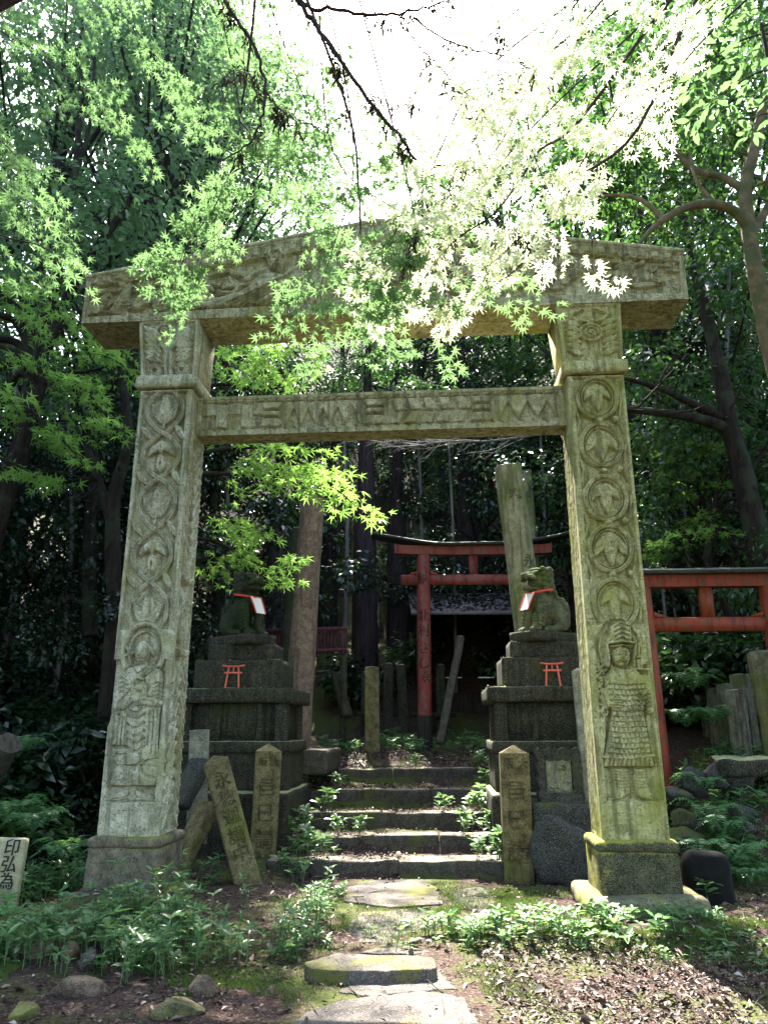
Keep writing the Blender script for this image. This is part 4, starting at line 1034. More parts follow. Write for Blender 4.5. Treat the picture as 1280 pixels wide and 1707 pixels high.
# far left marker with ink brush writing
mY = 7.35; pm = P(15, 1498, mY); mt = P(15, 1396, mY)[2]; hm = mt - pm[2]
mk = empty('stone_marker', (pm[0] - .16, mY, pm[2] - .12), -.03, 'pale stone marker with black brush characters at the left edge', 'stone marker'); mk.rotation_euler = (R(-5), R(1), .05)
mb = MB(); stone_block(mb, (.42, .10, hm + .12), (0, .05, (hm + .12) / 2), .04, .004, .02, 91); mb.build('slab', M['pale'], mk)
for ch, v in zip('印弘為', (1412, 1440, 1468)):
    V, T = glyphs(ch, .138); zc = P(15, v, mY)[2] - pm[2] + .12; mb = MB()
    for k, (dx, dz) in enumerate(((0, 0), (.002, .001), (-.002, -.001))): mb.add(np.stack([V[:, 0] * .95 + V[:, 1] * .05 + .10 + dx, V[:, 0] * 0 - .0075 - .0004 * k, V[:, 1] + zc + dz], -1), T)
    mb.build('painted_character', M['ink'], mk, smooth=False)

# ------------------------------------------------------------------ framed stele on its ledge, boulder, black stone
sY = 9.1; s0 = P(933, 1337, sY); ps = (P(968, 1337, sY)[0] - P(902, 1337, sY)[0]); sh = P(933, 1247, sY)[2] - s0[2]
mb = MB(); lw = P(984, 1340, sY - .2)[0] - P(880, 1340, sY - .2)[0]
stone_block(mb, (lw, .62, s0[2] + .25), (0, .1, (s0[2] - .25) / 2), .05, .02, .03, 95); o = mb.build('stone_ledge', M['darkstone'], None, True, (P(932, 1340, sY)[0], sY - .05, 0), (0, 0, GYAW)); tag(o, 'low rough dark block carrying the small scalloped stele', 'stone ledge')
st = empty('stone_stele', (s0[0], sY - .05, s0[2] + .0), GYAW, 'small carved stele with scalloped frame on the dark ledge beside the right stake', 'stele')
w2 = ps / 2
def scal(k):
    out = []
    for t in np.linspace(0, 1, 13): out.append((-w2 + 2 * w2 * t, sh - .03 * abs(math.sin(t * 3 * PI)) + .01))
    for t in np.linspace(1, 0, 13): out.append((w2 + .03 * abs(math.sin(t * 4 * PI)), sh * t))
    for t in np.linspace(0, 1, 13): out.append((-w2 - .03 * abs(math.sin(t * 4 * PI)), sh * t))
    return out
mb = MB(); oc = scal(0); ic = [(x * .62, sh * .17 + (z / sh) * sh * .60) for x, z in oc]; n = len(oc)
V = [(x, 0, z) for x, z in oc] + [(x, .05, z) for x, z in ic] + [(x, .22, z) for x, z in oc]
mb.add(V, [(i, (i + 1) % n, n + (i + 1) % n, n + i) for i in range(n)] + [(2 * n + i, 2 * n + (i + 1) % n, (i + 1) % n, i) for i in range(n)] + [tuple(range(3 * n - 1, 2 * n - 1, -1))])
sharp(mb.build('frame', M['darkstone'], st), 50)
rf = Relief(w2 * 1.3, sh * .64, .008, 98)
rf.leaf((w2 * .65, sh * .08), (w2 * .65, sh * .5), .07, .03); rf.dome((w2 * .65, sh * .47), .04, .05, .045)
for k in range(10): rf.ring((w2 * (.25 + .09 * k), sh * (.12 + .05 * (k % 8))), .035, .012, .025)
for k in range(5): rf.stroke([(w2 * .3, sh * (.06 + .03 * k)), (w2, sh * (.06 + .03 * k))], .01, .02)
rf.y *= 1.6; rf.rough(.008, 25); mb = MB(); rf.mesh(mb, lambda x, o_, z: (x - w2 * .65, .062 - o_, z + sh * .15), None, None, .03); mb.build('carved_panel', M['stake_grey'], st)
def rock(loc, size, mat, name, label, cat, seed, rz=0., amp=.12, group=None, cuts=13):
    rg = np.random.default_rng(seed); mb = MB(); ellipsoid(mb, (0, 0, 0), (1, 1, 1), 40, 26); V = mb.V[0] * 1.12
    for k in range(cuts):
        n_ = rg.normal(0, 1, 3); n_ /= np.linalg.norm(n_); d = rg.uniform(.58, .92); e = V @ n_ - d; V = V - np.maximum(e, 0)[:, None] * n_ * .94
    V = V * (1 + amp * fbm(V + seed * 3.7, 1.5, seed, 2)[:, None]) * np.array(size) / 2
    V += vec_noise(V + seed, 9 / max(size), seed, 3) * max(size) * .016; mb.V[0] = V
    o = mb.build(name, mat, None, True, loc, (0, 0, rz)); sharp(o, 38); return tag(o, label, cat, group)
bp = P(946, 1425, 8.75); rock((bp[0], 8.8, P(946, 1465, 8.75)[2] + .18), (.74, .5, .95), M['darkstone'], 'boulder', 'dark speckled boulder left of the right pillar foot below the stele', 'boulder', 3)
# rounded black stone
kY = 7.75; kx = P(1180, 1490, kY)[0]; kh = P(1180, 1421, kY)[2] - gz1(kx, kY); kw = .25
mb = MB(); stone_block(mb, (2 * kw, .24, kh + .2), (0, 0, (kh - .2) / 2), .03, .018, .115, 19, taper=.84); o = mb.build('black_stone', M['blackstone'], None, True, (kx, kY, gz1(kx, kY)), (R(-3), R(1), -.1)); tag(o, 'round topped black stone right of the right pillar foot', 'gravestone')

# ------------------------------------------------------------------ posts behind the landing
posts_ = [(621, 1112, 1216, 14.3, .20), (646, 1106, 1190, 16.0, .15), (672, 1108, 1188, 16.2, .15), (607, 1120, 1195, 16.4, .12), (732, 1108, 1190, 16.6, .14)]
labs = ['broad stone post with slanted top left of the red torii post', 'thin dark stone post right behind the broad slanted one', 'thin mossy stone post just left of the red torii post', 'narrow shaded post behind the left edge of the broad slanted post', 'thin dark stone post just right of the red torii post']
for (u, va, vb, Y, w), lab in zip(posts_, labs):
    a = P(u, va, Y); g = gz1(a[0], Y) - .1
    o = stake((a[0], Y, g), w * 1.35, w, a[2] - g, (0, R(random.Random(u).uniform(-2, 2)), 0), M['ped'] if w < .2 else M['stake'], lab, None, .03, 'stone posts behind the landing', 'stone_post')
mb = MB(); a = P(590, 1190, 16.1); b = P(760, 1192, 16.3); bar(mb, (0, 0, 0), b - a, .12, .09); o = mb.build('stone_rail', M['ped'], None, False, a + np.array([0, .28, 0])); tag(o, 'low dark stone rail running behind the thin posts', 'rail')
slab_between(P(733, 1240, 14.1), P(768, 1062, 15.2), .15, .10, M['wood_grey'], 'weathered grey plank leaning right of the red torii post', 'leaning_plank', 'plank')
slab_between(P(578, 1195, 14.6), P(559, 1122, 14.9), .2, .14, M['ped'], 'short tilted dark stone post beneath the maroon fence', 'tilted_post', 'stone post')

# ------------------------------------------------------------------ maroon slat fence
fa = P(428, 1052, 14.6); fb = P(578, 1046, 14.6); zl = P(560, 1090, 14.6)[2]
fc = empty('slat_fence', (fa[0], 14.6, 0), 0, 'maroon vertical slat fence panel glimpsed on both sides of the brown column', 'fence')
Lf = fb[0] - fa[0]; zt_ = fa[2]
mb = MB(); bar(mb, (0, -.03, zt_), (Lf, -.03, zt_ + .05), .05, .07); mb.build('top_rail', M['wood_purple'], fc, False)
mb = MB(); bar(mb, (0, -.03, zl + .03), (Lf, -.03, zl + .08), .05, .06); mb.build('bottom_rail', M['wood_purple'], fc, False)
for k in range(26):
    mb = MB(); x = .03 + k * (Lf - .06) / 25; bar(mb, (x, .02, zl), (x, .02, zt_ + .03), .042, .02, (0, 1, 0)); mb.build('slat', M['wood_purple'], fc, False)
for k in (0.04, .5, .97):
    mb = MB(); x = k * Lf; g = gz1(fa[0] + x, 14.6) - .1; stone_block(mb, (.13, .13, zl - g + .05), (x, .07, (zl + g) / 2), .08, .005, .01, 7); mb.build('post', M['ped'], fc)

# ------------------------------------------------------------------ low shrine hut behind the torii
hY = 16.3; ha = P(700, 1026, hY); hb = P(905, 1028, hY); hc = P(700, 994, hY + 1.5)
hut = empty('shrine_hut', (ha[0], hY, 0), 0, 'low dark open shrine hut with leaf littered roof behind the red torii', 'hut')
Wh = hb[0] - ha[0]; ze_ = ha[2]; zr = hc[2]
mb = MB(); V = [(-.2, -.1, ze_), (Wh + .2, -.1, ze_), (Wh + .2, 1.5, zr + .02), (-.2, 1.5, zr + .02), (-.2, -.1, ze_ + .06), (Wh + .2, -.1, ze_ + .06), (Wh + .2, 1.5, zr + .08), (-.2, 1.5, zr + .08), (-.2, 3.1, ze_), (Wh + .2, 3.1, ze_), (-.2, 3.1, ze_ + .06), (Wh + .2, 3.1, ze_ + .06)]
mb.add(V, [(0, 3, 2, 1), (4, 5, 6, 7), (0, 1, 5, 4), (7, 6, 11, 10), (3, 8, 9, 2), (8, 10, 11, 9), (1, 2, 6, 5), (2, 9, 11, 6), (0, 4, 7, 3), (3, 7, 10, 8)]); roof = mb.build('roof', M['hut_roof'], hut, False)
for x in (0.05, Wh - .05):
    mb = MB(); bar(mb, (x, .1, gz1(ha[0] + x, hY) - .2), (x, .1, ze_ + .05), .14, .14, (0, 1, 0)); mb.build('post', M['wood_dark'], hut, False)
zg = gz1(ha[0] + Wh / 2, hY + 1) - .4
for nm, b in (('wall', (-.02, .04, .2, 2.8)), ('wall', (Wh - .04, Wh + .02, .2, 2.8)), ('wall', (.04, Wh - .04, 2.72, 2.8))):
    mb = MB(); box(mb, b[0], b[1], b[2], b[3], zg, ze_ + .3); mb.build(nm, M['wood_dark'], hut, False)
mb = MB(); box(mb, .05, Wh - .05, 1.4, 2.4, zg, zg + 1.1); mb.build('altar_shelf', M['wood_dark'], hut, False)
rl = random.Random(11); mb = MB()
for k in range(1400):
    x = rl.uniform(-.2, Wh + .2); t = rl.uniform(0, 1) ** .8; z = ze_ + .07 + (zr - ze_ + .02) * t; y = -.1 + 1.6 * t; a = rl.uniform(0, PI * 2); s = rl.uniform(.03, .07); c, d = math.cos(a) * s, math.sin(a) * s
    mb.add([(x - c, y - d, z + rl.uniform(0, .02)), (x + d * .5, y - c * .5, z + .02), (x + c, y + d, z + rl.uniform(0, .03)), (x - d * .5, y + c * .5, z + .012)], [(0, 1, 2, 3)])
lo = mb.build('leaf_litter', M['litter'], None, False, (ha[0], hY, 0)); tag(lo, 'dry leaves lying on the roof of the low shrine hut', 'leaves', kind='stuff')
z_ = P(786, 1130, hY + .2)[2]
for k in range(2):
    mb = MB(); box(mb, .55 + k * .7, .9 + k * .7, .3, .304, z_, z_ + .022); mb.build('paper_strip', M['white_cloth'], hut, False)

# ------------------------------------------------------------------ right bank: fence slabs, big stele, ledge
ledge = []
for k, (u, v0, v1, Y, w, d) in enumerate([(1196, 1134, 1232, 11.6, .10, .34), (1208, 1147, 1225, 11.1, .14, .30), (1228, 1140, 1262, 10.7, .09, .30), (1236, 1150, 1268, 10.3, .09, .26), (1247, 1124, 1262, 10.55, .17, .24), (1219, 1134, 1215, 12.2, .16, .2)]):
    a = P(u, v0, Y); g = P(u, v1, Y)[2] - .25
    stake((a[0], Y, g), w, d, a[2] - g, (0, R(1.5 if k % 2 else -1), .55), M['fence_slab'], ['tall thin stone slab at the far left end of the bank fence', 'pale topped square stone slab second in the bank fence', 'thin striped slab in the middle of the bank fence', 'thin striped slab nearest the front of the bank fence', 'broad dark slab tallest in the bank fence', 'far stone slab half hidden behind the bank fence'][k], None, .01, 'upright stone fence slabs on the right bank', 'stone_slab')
a = P(1282, 1088, 9.9); g = P(1282, 1270, 9.9)[2]
mb = MB(); stone_block(mb, (.52, .22, a[2] - g + .25), (0, 0, (a[2] - g) / 2), .05, .02, .08, 17); o = mb.build('stone_tablet', M['tablet'], None, True, (a[0] + .05, 9.9, g - .1), (R(-3), R(-2), -.25)); tag(o, 'big rough mossy stone tablet cut off by the right edge', 'stone tablet')
la = P(1214, 1268, 9.7); lb = P(1300, 1292, 9.3)
mb = MB(); stone_block(mb, (1.5, .9, .22), (.55, .35, -.06), .06, .02, .04, 23); o = mb.build('stone_kerb', M['ped'], None, True, (la[0], 9.55, la[2] - .02), (0, 0, -.25)); tag(o, 'mossy stone kerb on the right bank under the fence slabs', 'kerb')
rr = random.Random(21)
for k in range(9):
    u = rr.uniform(1140, 1270); v = rr.uniform(1275, 1420); Y = 9.6 - (v - 1275) / 145 * .9; p = P(u, v, Y)
    rock((p[0], Y + .25, p[2]), (rr.uniform(.25, .5), .4, rr.uniform(.2, .4)), M['darkstone'], 'bank_rock', 'dark rock set in the shaded right bank among ferns', 'rock', 30 + k, rr.uniform(0, 3), .1, 'dark rocks in the right bank')

# low retaining block at the top left of the steps, white marker roof far right
mb = MB(); a = P(526, 1249, 11.6); stone_block(mb, (.40, 1.6, .34), (0, .6, -.17), .06, .014, .02, 29); o = mb.build('retaining_block', M['step'], None, True, (a[0], 11.5, a[2]), (0, 0, GYAW)); tag(o, 'low moss topped block edging the left of the upper steps', 'retaining block')
mb = MB(); a = P(1195 + 50, 702, 17); 
shed = empty('roofed_shed', (P(1238, 740, 17)[0], 17, 0), 0, 'dark roofed shed corner among the trees at the right edge', 'shed')
z_ = P(1238, 728, 17)[2]; mb.add([(0, 0, z_), (3, .2, z_ - .1), (3, 2.5, z_ + .9), (0, 2.3, z_ + 1.0), (0, 0, z_ + .10), (3, .2, z_ + .0), (3, 2.5, z_ + 1.0), (0, 2.3, z_ + 1.1)], [(0, 3, 2, 1), (4, 5, 6, 7), (0, 1, 5, 4), (1, 2, 6, 5), (2, 3, 7, 6), (3, 0, 4, 7)]); mb.build('roof', M['wood_grey'], shed, False)
mb = MB(); box(mb, .25, 2.9, .5, 2.2, gz1(8.6, 18) - 1, z_ + .2); mb.build('wall', M['wood_dark'], shed, False)

# ------------------------------------------------------------------ path slabs
def flagstone(pts, z, th, mat, label, seed, group='flat path stones'):
    a = np.array([Pz(u, v, z)[:2] for u, v in pts]); c = a.mean(0); a = a - c; rg = random.Random(seed); out = []
    for i in range(len(a)):
        p, q = a[i], a[(i + 1) % len(a)]
        for t in np.linspace(0, 1, 7, endpoint=False): out.append(p + (q - p) * t + np.array([rg.uniform(-.014, .014), rg.uniform(-.014, .014)]))
    bm = bmesh.new(); vs = [bm.verts.new((x, y, 0)) for x, y in out]; f = bm.faces.new(vs)
    if f.normal.z < 0: f.normal_flip()
    r = bmesh.ops.extrude_face_region(bm, geom=[f]); up = [v for v in r['geom'] if isinstance(v, bmesh.types.BMVert)]
    for v in up: v.co.z += th
    bmesh.ops.recalc_face_normals(bm, faces=bm.faces[:])
    es = [e for e in bm.edges if all(v in up for v in e.verts)]
    bmesh.ops.bevel(bm, geom=es, offset=.012, segments=2, affect='EDGES', profile=.5)
    me = bpy.data.meshes.new('path_slab'); bm.to_mesh(me); bm.free(); me.materials.append(mat)
    o = bpy.data.objects.new('path_slab', me); COL.objects.link(o); o.location = (c[0], c[1], z - th); return tag(o, label, 'path slab', group)
flagstone([(503, 1604), (560, 1588), (722, 1594), (726, 1614), (640, 1619), (520, 1615)], .085, .085, M['slab'], 'raised grey step slab lying across the path with dark front edge', 2)
flagstone([(480, 1712), (500, 1690), (560, 1668), (700, 1650), (770, 1662), (788, 1690), (800, 1712)], .02, .05, M['slab_tan'], 'large flat paving stone with tan stains at the bottom of the path', 3)
flagstone([(440, 1760), (470, 1720), (640, 1718), (810, 1722), (830, 1760)], .02, .05, M['slab'], 'grey paving stone cut off by the bottom edge of the picture', 7)
flagstone([(572, 1500), (580, 1478), (620, 1467), (705, 1466), (728, 1480), (738, 1506), (650, 1512)], .022, .06, M['slab'], 'smooth dark path stone at the foot of the steps', 4)
flagstone([(575, 1545), (600, 1520), (680, 1515), (745, 1525), (740, 1560), (660, 1572), (600, 1570)], .012, .05, M['slab_tan'], 'mossy brown path stone between the raised slab and the steps', 5)
flagstone([(560, 1652), (600, 1636), (720, 1640), (700, 1650), (620, 1660)], .012, .05, M['slab'], 'small path stone just in front of the raised slab', 6)
flagstone([(585, 1636), (640, 1622), (735, 1622), (760, 1648), (690, 1652), (600, 1650)], .014, .05, M['slab_tan'], 'sunken mossy stone joining the raised slab to the bottom paving', 8)
flagstone([(600, 1588), (640, 1572), (730, 1566), (738, 1584), (690, 1590)], .012, .05, M['slab'], 'narrow sunken stone just beyond the raised slab', 9)
flagstone([(745, 1508), (760, 1482), (800, 1478), (830, 1500), (800, 1520)], .012, .05, M['slab_tan'], 'small mossy stone right of the smooth dark path stone', 10)
# loose rocks at lower left
rk = [(125, 1650, .42, .2, .16, 'rock', 'brown angular rock among the leaves at lower left'), (62, 1600, .2, .16, .13, 'rock', 'small brown stone left of the angular rock'), (36, 1690, .17, .15, .12, 'rockmoss', 'little yellow mossy stone at the bottom left corner'), (140, 1612, .16, .12, .15, 'slab', 'small grey upright stone behind the angular rock'), (335, 1660, .22, .16, .16, 'rock', 'brown stone half sunk beside the green moss patch'), (290, 1694, .3, .2, .1, 'rockmoss', 'flat mossy stone at the bottom left of the path'), (108, 1605, .14, .12, .14, 'rock', 'reddish stone between the two small stones at left')]
for k, (u, v, a_, b_, c_, m_, lab) in enumerate(rk):
    p = Pz(u, v, .03); rock((p[0], p[1] + .05, gz1(p[0], p[1]) + c_ * .22), (a_, b_, c_), M[m_], 'loose_rock', lab, 'rock', 60 + k, k * .7, .1, 'loose rocks at lower left')
# cut log at the left edge
mb = MB(); a = P(-25, 1300, 8.9); b = P(16, 1238, 8.6); tube(mb, [a - a, b - a], [.15, .14], 16, 10, .06, 3); o = mb.build('cut_log', M['wood_grey'], None, True, a); tag(o, 'end of a pale cut log leaning in from the left edge', 'log')
# ------------------------------------------------------------------ leaves
def _star(tips, ang, notch):
    V = [(0, 0, 0)]; n = len(tips)
    for i in range(n):
        a = R(ang[i]); V.append((tips[i] * math.cos(a), tips[i] * math.sin(a), -.22 * tips[i] ** 2))
        if i < n - 1: b = R((ang[i] + ang[i + 1]) / 2); V.append((notch * math.cos(b), notch * math.sin(b), .02))
    V = np.array(V); V[:, 1] += .12
    return V, np.array([(0, i, i + 1) for i in range(1, len(V) - 1)])
T_MAPLE = _star([.42, .78, .95, 1.05, .95, .78, .42], [-38, 8, 50, 90, 130, 172, 218], .26)
T_MAPLE5 = _star([.6, .95, 1.05, .95, .6], [-15, 42, 90, 138, 195], .24)
T_OVAL = (np.array([(0, 0, 0), (-.20, .35, .05), (-.16, .72, .03), (0, 1, -.10), (.16, .72, .03), (.20, .35, .05), (0, .5, -.01)]), np.array([(0, 6, 1), (1, 6, 2), (2, 6, 3), (3, 6, 4), (4, 6, 5), (5, 6, 0)]))
T_RHOMB = (np.array([(0, 0, 0), (-.27, .5, .07), (0, 1, -.06), (.27, .5, .07)]), np.array([(0, 3, 2), (0, 2, 1)]))
T_NARROW = (np.array([(0, 0, 0), (-.10, .45, .03), (0, 1, -.12), (.10, .45, .03)]), np.array([(0, 3, 2), (0, 2, 1)]))
T_BLADE = (np.array([(-.12, 0, 0), (.12, 0, 0), (0, .5, 1.)]), np.array([(0, 1, 2)]))
def field(tm, pos, d, n, s):
    V0, F0 = tm; pos = np.asarray(pos, float); d = np.asarray(d, float); n = np.asarray(n, float); s = np.asarray(s, float).reshape(-1, 1, 1)
    n = n / (np.linalg.norm(n, axis=1, keepdims=True) + 1e-9); d = d - n * (d * n).sum(1, keepdims=True); d /= np.linalg.norm(d, axis=1, keepdims=True) + 1e-9
    sd = np.cross(d, n)
    V = pos[:, None, :] + s * (V0[None, :, 0:1] * sd[:, None, :] + V0[None, :, 1:2] * d[:, None, :] + V0[None, :, 2:3] * n[:, None, :])
    k = len(V0); Fc = F0[None] + (np.arange(len(pos)) * k)[:, None, None]
    return V.reshape(-1, 3), Fc.reshape(-1, 3)

def bough(mb_t, acc, path, r0, twl, leaf, rng, side=1.0, dens=1.0, start=.18, updir=.55, thin=.10):
    """a limb with alternate side twigs in a loose plane, leaves in pairs along each twig"""
    pts = spline(path, 26); tube(mb_t, pts, [r0, r0 * .6, r0 * thin], 6)
    m = len(pts); L = np.linalg.norm(np.diff(pts, axis=0), axis=1).sum(); ntw = max(3, int(L / (leaf * 1.5) * dens))
    def leaves_on(tp, d):
        n = len(tp); ln = np.linalg.norm(tp[-1] - tp[0]); nl = max(2, int(ln / (leaf * .82))); sd = np.cross(d, (0, 0, 1))
        for j in range(nl):
            s = .2 + .8 * (j + .7) / nl; f = min(n - 1.001, s * (n - 1)); a = tp[int(f)] + (tp[int(f) + 1] - tp[int(f)]) * (f % 1)
            for q2 in (-1, 1):
                if rng.random() < .2: continue
                ld = d * rng.uniform(.1, 1) + sd * q2 * rng.uniform(.3, 1) + np.array([0, 0, rng.uniform(-.7, .1)])
                nn = np.array([rng.normal(0, .38), .55 + rng.normal(0, .42), .84 + rng.normal(0, .22)])
                acc.append((a + sd * q2 * leaf * rng.uniform(.2, .8) + np.array([0, 0, rng.normal(-.1, .25) * leaf]), ld, nn, leaf * rng.choice([.55, .75, .9, 1.0, 1.2])))
    for k in range(ntw):
        t = start + (1 - start) * (k + rng.random()) / ntw; i = min(m - 2, int(t * (m - 1))); p = pts[i] + (pts[i + 1] - pts[i]) * (t * (m - 1) - i)
        T = pts[i + 1] - pts[i]; T /= np.linalg.norm(T); S = np.cross(T, (0, 0, 1)); S /= np.linalg.norm(S) + 1e-9
        q = 1 if k % 2 else -1; an = rng.uniform(.6, 1.35); d = T * math.cos(an) * .7 + S * q * math.sin(an) * side; d[2] = d[2] * .35 + rng.uniform(-.28, .12); d /= np.linalg.norm(d)
        ln = twl * (1.1 - .6 * t) * rng.uniform(.45, 1.25); e = p + d * ln + np.array([0, 0, -.14 * ln]); tp = spline([p, (p + e) / 2 + rng.normal(0, .05 * ln, 3), e], 7)
        tube(mb_t, tp, [r0 * .25, r0 * .06], 4, cap=False); leaves_on(tp, d)
        for j in range(2):
            b0 = tp[int(rng.integers(2, 6))]; d2 = d * .6 + np.cross(d, (0, 0, 1)) * rng.choice([-1, 1]) * rng.uniform(.4, 1); d2[2] += rng.uniform(-.25, .1); d2 /= np.linalg.norm(d2); e2 = b0 + d2 * ln * rng.uniform(.3, .6)
            tp2 = spline([b0, (b0 + e2) / 2 + rng.normal(0, .02, 3), e2], 5); tube(mb_t, tp2, [r0 * .14, r0 * .05], 4, cap=False); leaves_on(tp2, d2)
def acc_mesh(acc, tm):
    a = [np.array([x[i] for x in acc]) for i in range(3)]; mb = MB(); V, Fc = field(tm, *a, np.array([x[3] for x in acc])); mb.add(V, Fc); return mb

def maple(name, trunk, trunk_r, boughs, leaf, mat, label, seed, tm=T_MAPLE, twl=.7, dens=1.0, bark_m='bark_twig', r0=.03, group=None, cat='maple tree'):
    rng = np.random.default_rng(seed); root = empty(name, trunk[0], 0, label, cat, group); off = np.array(trunk[0], float)
    tw = MB(); acc = []
    tube(tw, np.array(trunk) - off, trunk_r, 12, 24, .12, seed)
    fork = np.array(trunk[-1]) - off
    for b in boughs:
        pts = [np.array(p) - off for p in b]
        near = min(range(len(trunk)), key=lambda i: np.linalg.norm(np.array(trunk[i]) - off - pts[0])); f0 = np.array(trunk[near]) - off
        if np.linalg.norm(f0 - pts[0]) > .15: dd_ = np.linalg.norm(f0 - pts[0]); thin_ = dd_ > 3.2; tube(tw, spline([f0, f0 * .65 + pts[0] * .35 + np.array([0, 0, .4]), f0 * .3 + pts[0] * .7 + rng.normal(0, .14, 3), pts[0]], 16), [r0 * (.9 if thin_ else 1.8), r0 * (.5 if thin_ else 1)], 6)
        bough(tw, acc, pts, r0, twl, leaf, rng, dens=dens)
    tw.build('trunk', M[bark_m], root); acc_mesh(acc, tm).build('foliage', M[mat], root, False)
    return root, len(acc)
nlf = 0
PP = lambda *a: [P(*t) for t in a]
# sunlit maple: trunk stands outside the picture to the right
tr_r = [(4.6, 3.4, -.2), (4.5, 3.5, 2.0), (4.2, 3.7, 4.2), (3.6, 3.9, 6.0), (2.9, 4.1, 7.0)]
bs = [PP((1240, -120, 4.3), (1050, 60, 4.3), (900, 200, 4.3), (790, 330, 4.2), (690, 450, 4.2)),
      PP((1270, -90, 4.5), (1100, 90, 4.5), (1010, 210, 4.4), (930, 330, 4.3), (830, 430, 4.2), (760, 480, 4.2)),
      PP((1150, -130, 4.6), (960, 0, 4.6), (800, 130, 4.5), (720, 280, 4.4), (650, 400, 4.3), (590, 440, 4.3)),
      PP((1290, -40, 4.2), (1170, 70, 4.3), (1090, 170, 4.3), (1010, 240, 4.3)),
      PP((1050, -100, 4.4), (930, 50, 4.4), (880, 190, 4.3), (920, 330, 4.3), (990, 400, 4.3)),
      PP((1200, -100, 5.0), (1000, 40, 5.0), (890, 130, 4.9), (800, 220, 4.8), (760, 330, 4.7), (820, 470, 4.6)),
      PP((1000, -120, 5.2), (860, 20, 5.1), (760, 110, 5.0), (690, 200, 4.9), (620, 330, 4.8))]
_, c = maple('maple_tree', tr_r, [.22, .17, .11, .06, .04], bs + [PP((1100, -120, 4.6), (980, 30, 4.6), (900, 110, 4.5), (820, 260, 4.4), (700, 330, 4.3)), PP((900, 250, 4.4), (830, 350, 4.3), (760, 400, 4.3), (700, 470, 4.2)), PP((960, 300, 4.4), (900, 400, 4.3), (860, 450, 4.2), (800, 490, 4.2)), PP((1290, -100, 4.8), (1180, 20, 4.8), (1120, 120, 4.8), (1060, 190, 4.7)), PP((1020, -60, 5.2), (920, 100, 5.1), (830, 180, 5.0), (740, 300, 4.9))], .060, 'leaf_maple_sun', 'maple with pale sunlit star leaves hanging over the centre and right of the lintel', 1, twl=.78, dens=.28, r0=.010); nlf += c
# green shaded maple from the left
tr_l = [(-5.6, 3.4, -.2), (-5.6, 3.5, 2.4), (-5.2, 3.8, 5.0), (-3.4, 4.2, 6.3), (-2.2, 4.5, 7.6), (-1.0, 4.8, 8.2)]
bs = [PP((260, -150, 5.6), (370, 40, 5.6), (430, 160, 5.5), (420, 280, 5.4), (380, 370, 5.3), (300, 440, 5.3)),
      PP((330, -150, 5.6), (400, 180, 5.5), (370, 320, 5.4), (320, 400, 5.3), (300, 450, 5.3), (275, 505, 5.3)),
      PP((400, -150, 5.4), (470, 60, 5.4), (520, 200, 5.3), (530, 300, 5.2), (490, 370, 5.2)),
      PP((-120, 190, 4.8), (0, 310, 4.8), (70, 350, 4.8), (120, 370, 4.8)), PP((-120, 330, 4.6), (0, 390, 4.6), (70, 410, 4.6), (130, 450, 4.6)), PP((-120, 90, 5.6), (10, 240, 5.6), (80, 310, 5.6)),
      PP((-100, -20, 6.0), (60, 90, 6.0), (170, 170, 5.9), (250, 260, 5.8)),
      PP((60, -150, 6.2), (170, -20, 6.2), (260, 90, 6.1), (340, 220, 6.0)),
      PP((500, -150, 5.0), (570, 100, 5.0), (590, 280, 4.9), (560, 400, 4.8), (535, 480, 4.7), (540, 520, 4.7)),
      PP((560, -150, 5.0), (640, 150, 4.9), (690, 360, 4.7), (660, 440, 4.6), (645, 500, 4.6), (650, 550, 4.6)), PP((690, 370, 4.7), (730, 440, 4.6), (745, 510, 4.5), (735, 570, 4.5)), PP((600, 330, 4.8), (600, 400, 4.7), (580, 450, 4.7), (600, 480, 4.7)),
      PP((250, -120, 6.0), (380, 0, 6.0), (500, 60, 5.9), (590, 130, 5.8)), PP((400, 200, 5.6), (470, 280, 5.5), (520, 340, 5.4), (560, 380, 5.3))]
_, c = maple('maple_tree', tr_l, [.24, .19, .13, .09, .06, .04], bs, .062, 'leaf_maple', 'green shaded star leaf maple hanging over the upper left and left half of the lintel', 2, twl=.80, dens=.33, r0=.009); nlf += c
# maple behind the left pillar
tr_m = [(-3.25, 10.6, 0.0), (-3.3, 10.6, 1.8), (-3.2, 10.7, 3.6), (-2.9, 10.8, 5.6), (-2.4, 10.8, 7.0)]
bs = [PP((300, 640, 10.6), (380, 600, 10.3), (450, 590, 10.1), (530, 585, 9.9)), PP((300, 660, 10.4), (370, 640, 10.2), (430, 650, 10.0), (500, 640, 9.9)),
      PP((300, 760, 10.5), (420, 745, 10.1), (500, 770, 9.8), (560, 815, 9.6), (605, 855, 9.5)), PP((290, 790, 10.5), (400, 790, 10.3), (480, 800, 10.0), (540, 830, 9.8)),
      PP((290, 880, 10.8), (360, 860, 10.9), (430, 890, 11), (500, 930, 11)), PP((280, 900, 10.6), (350, 900, 10.7), (420, 935, 10.8), (490, 965, 10.9)), PP((290, 940, 11), (360, 930, 11.2), (410, 960, 11.3)),
      PP((300, 720, 11.5), (370, 700, 11.6), (440, 715, 11.6), (520, 740, 11.6)), PP((270, 560, 11.5), (350, 540, 11.4), (430, 560, 11.2))]
_, c = maple('maple_tree', tr_m, [.17, .15, .12, .08, .05], bs, .125, 'leaf_maple_far', 'bright green layered maple behind the left pillar seen through the gate', 3, T_MAPLE5, 1.0, .8, 'bark_dark', .04); nlf += c
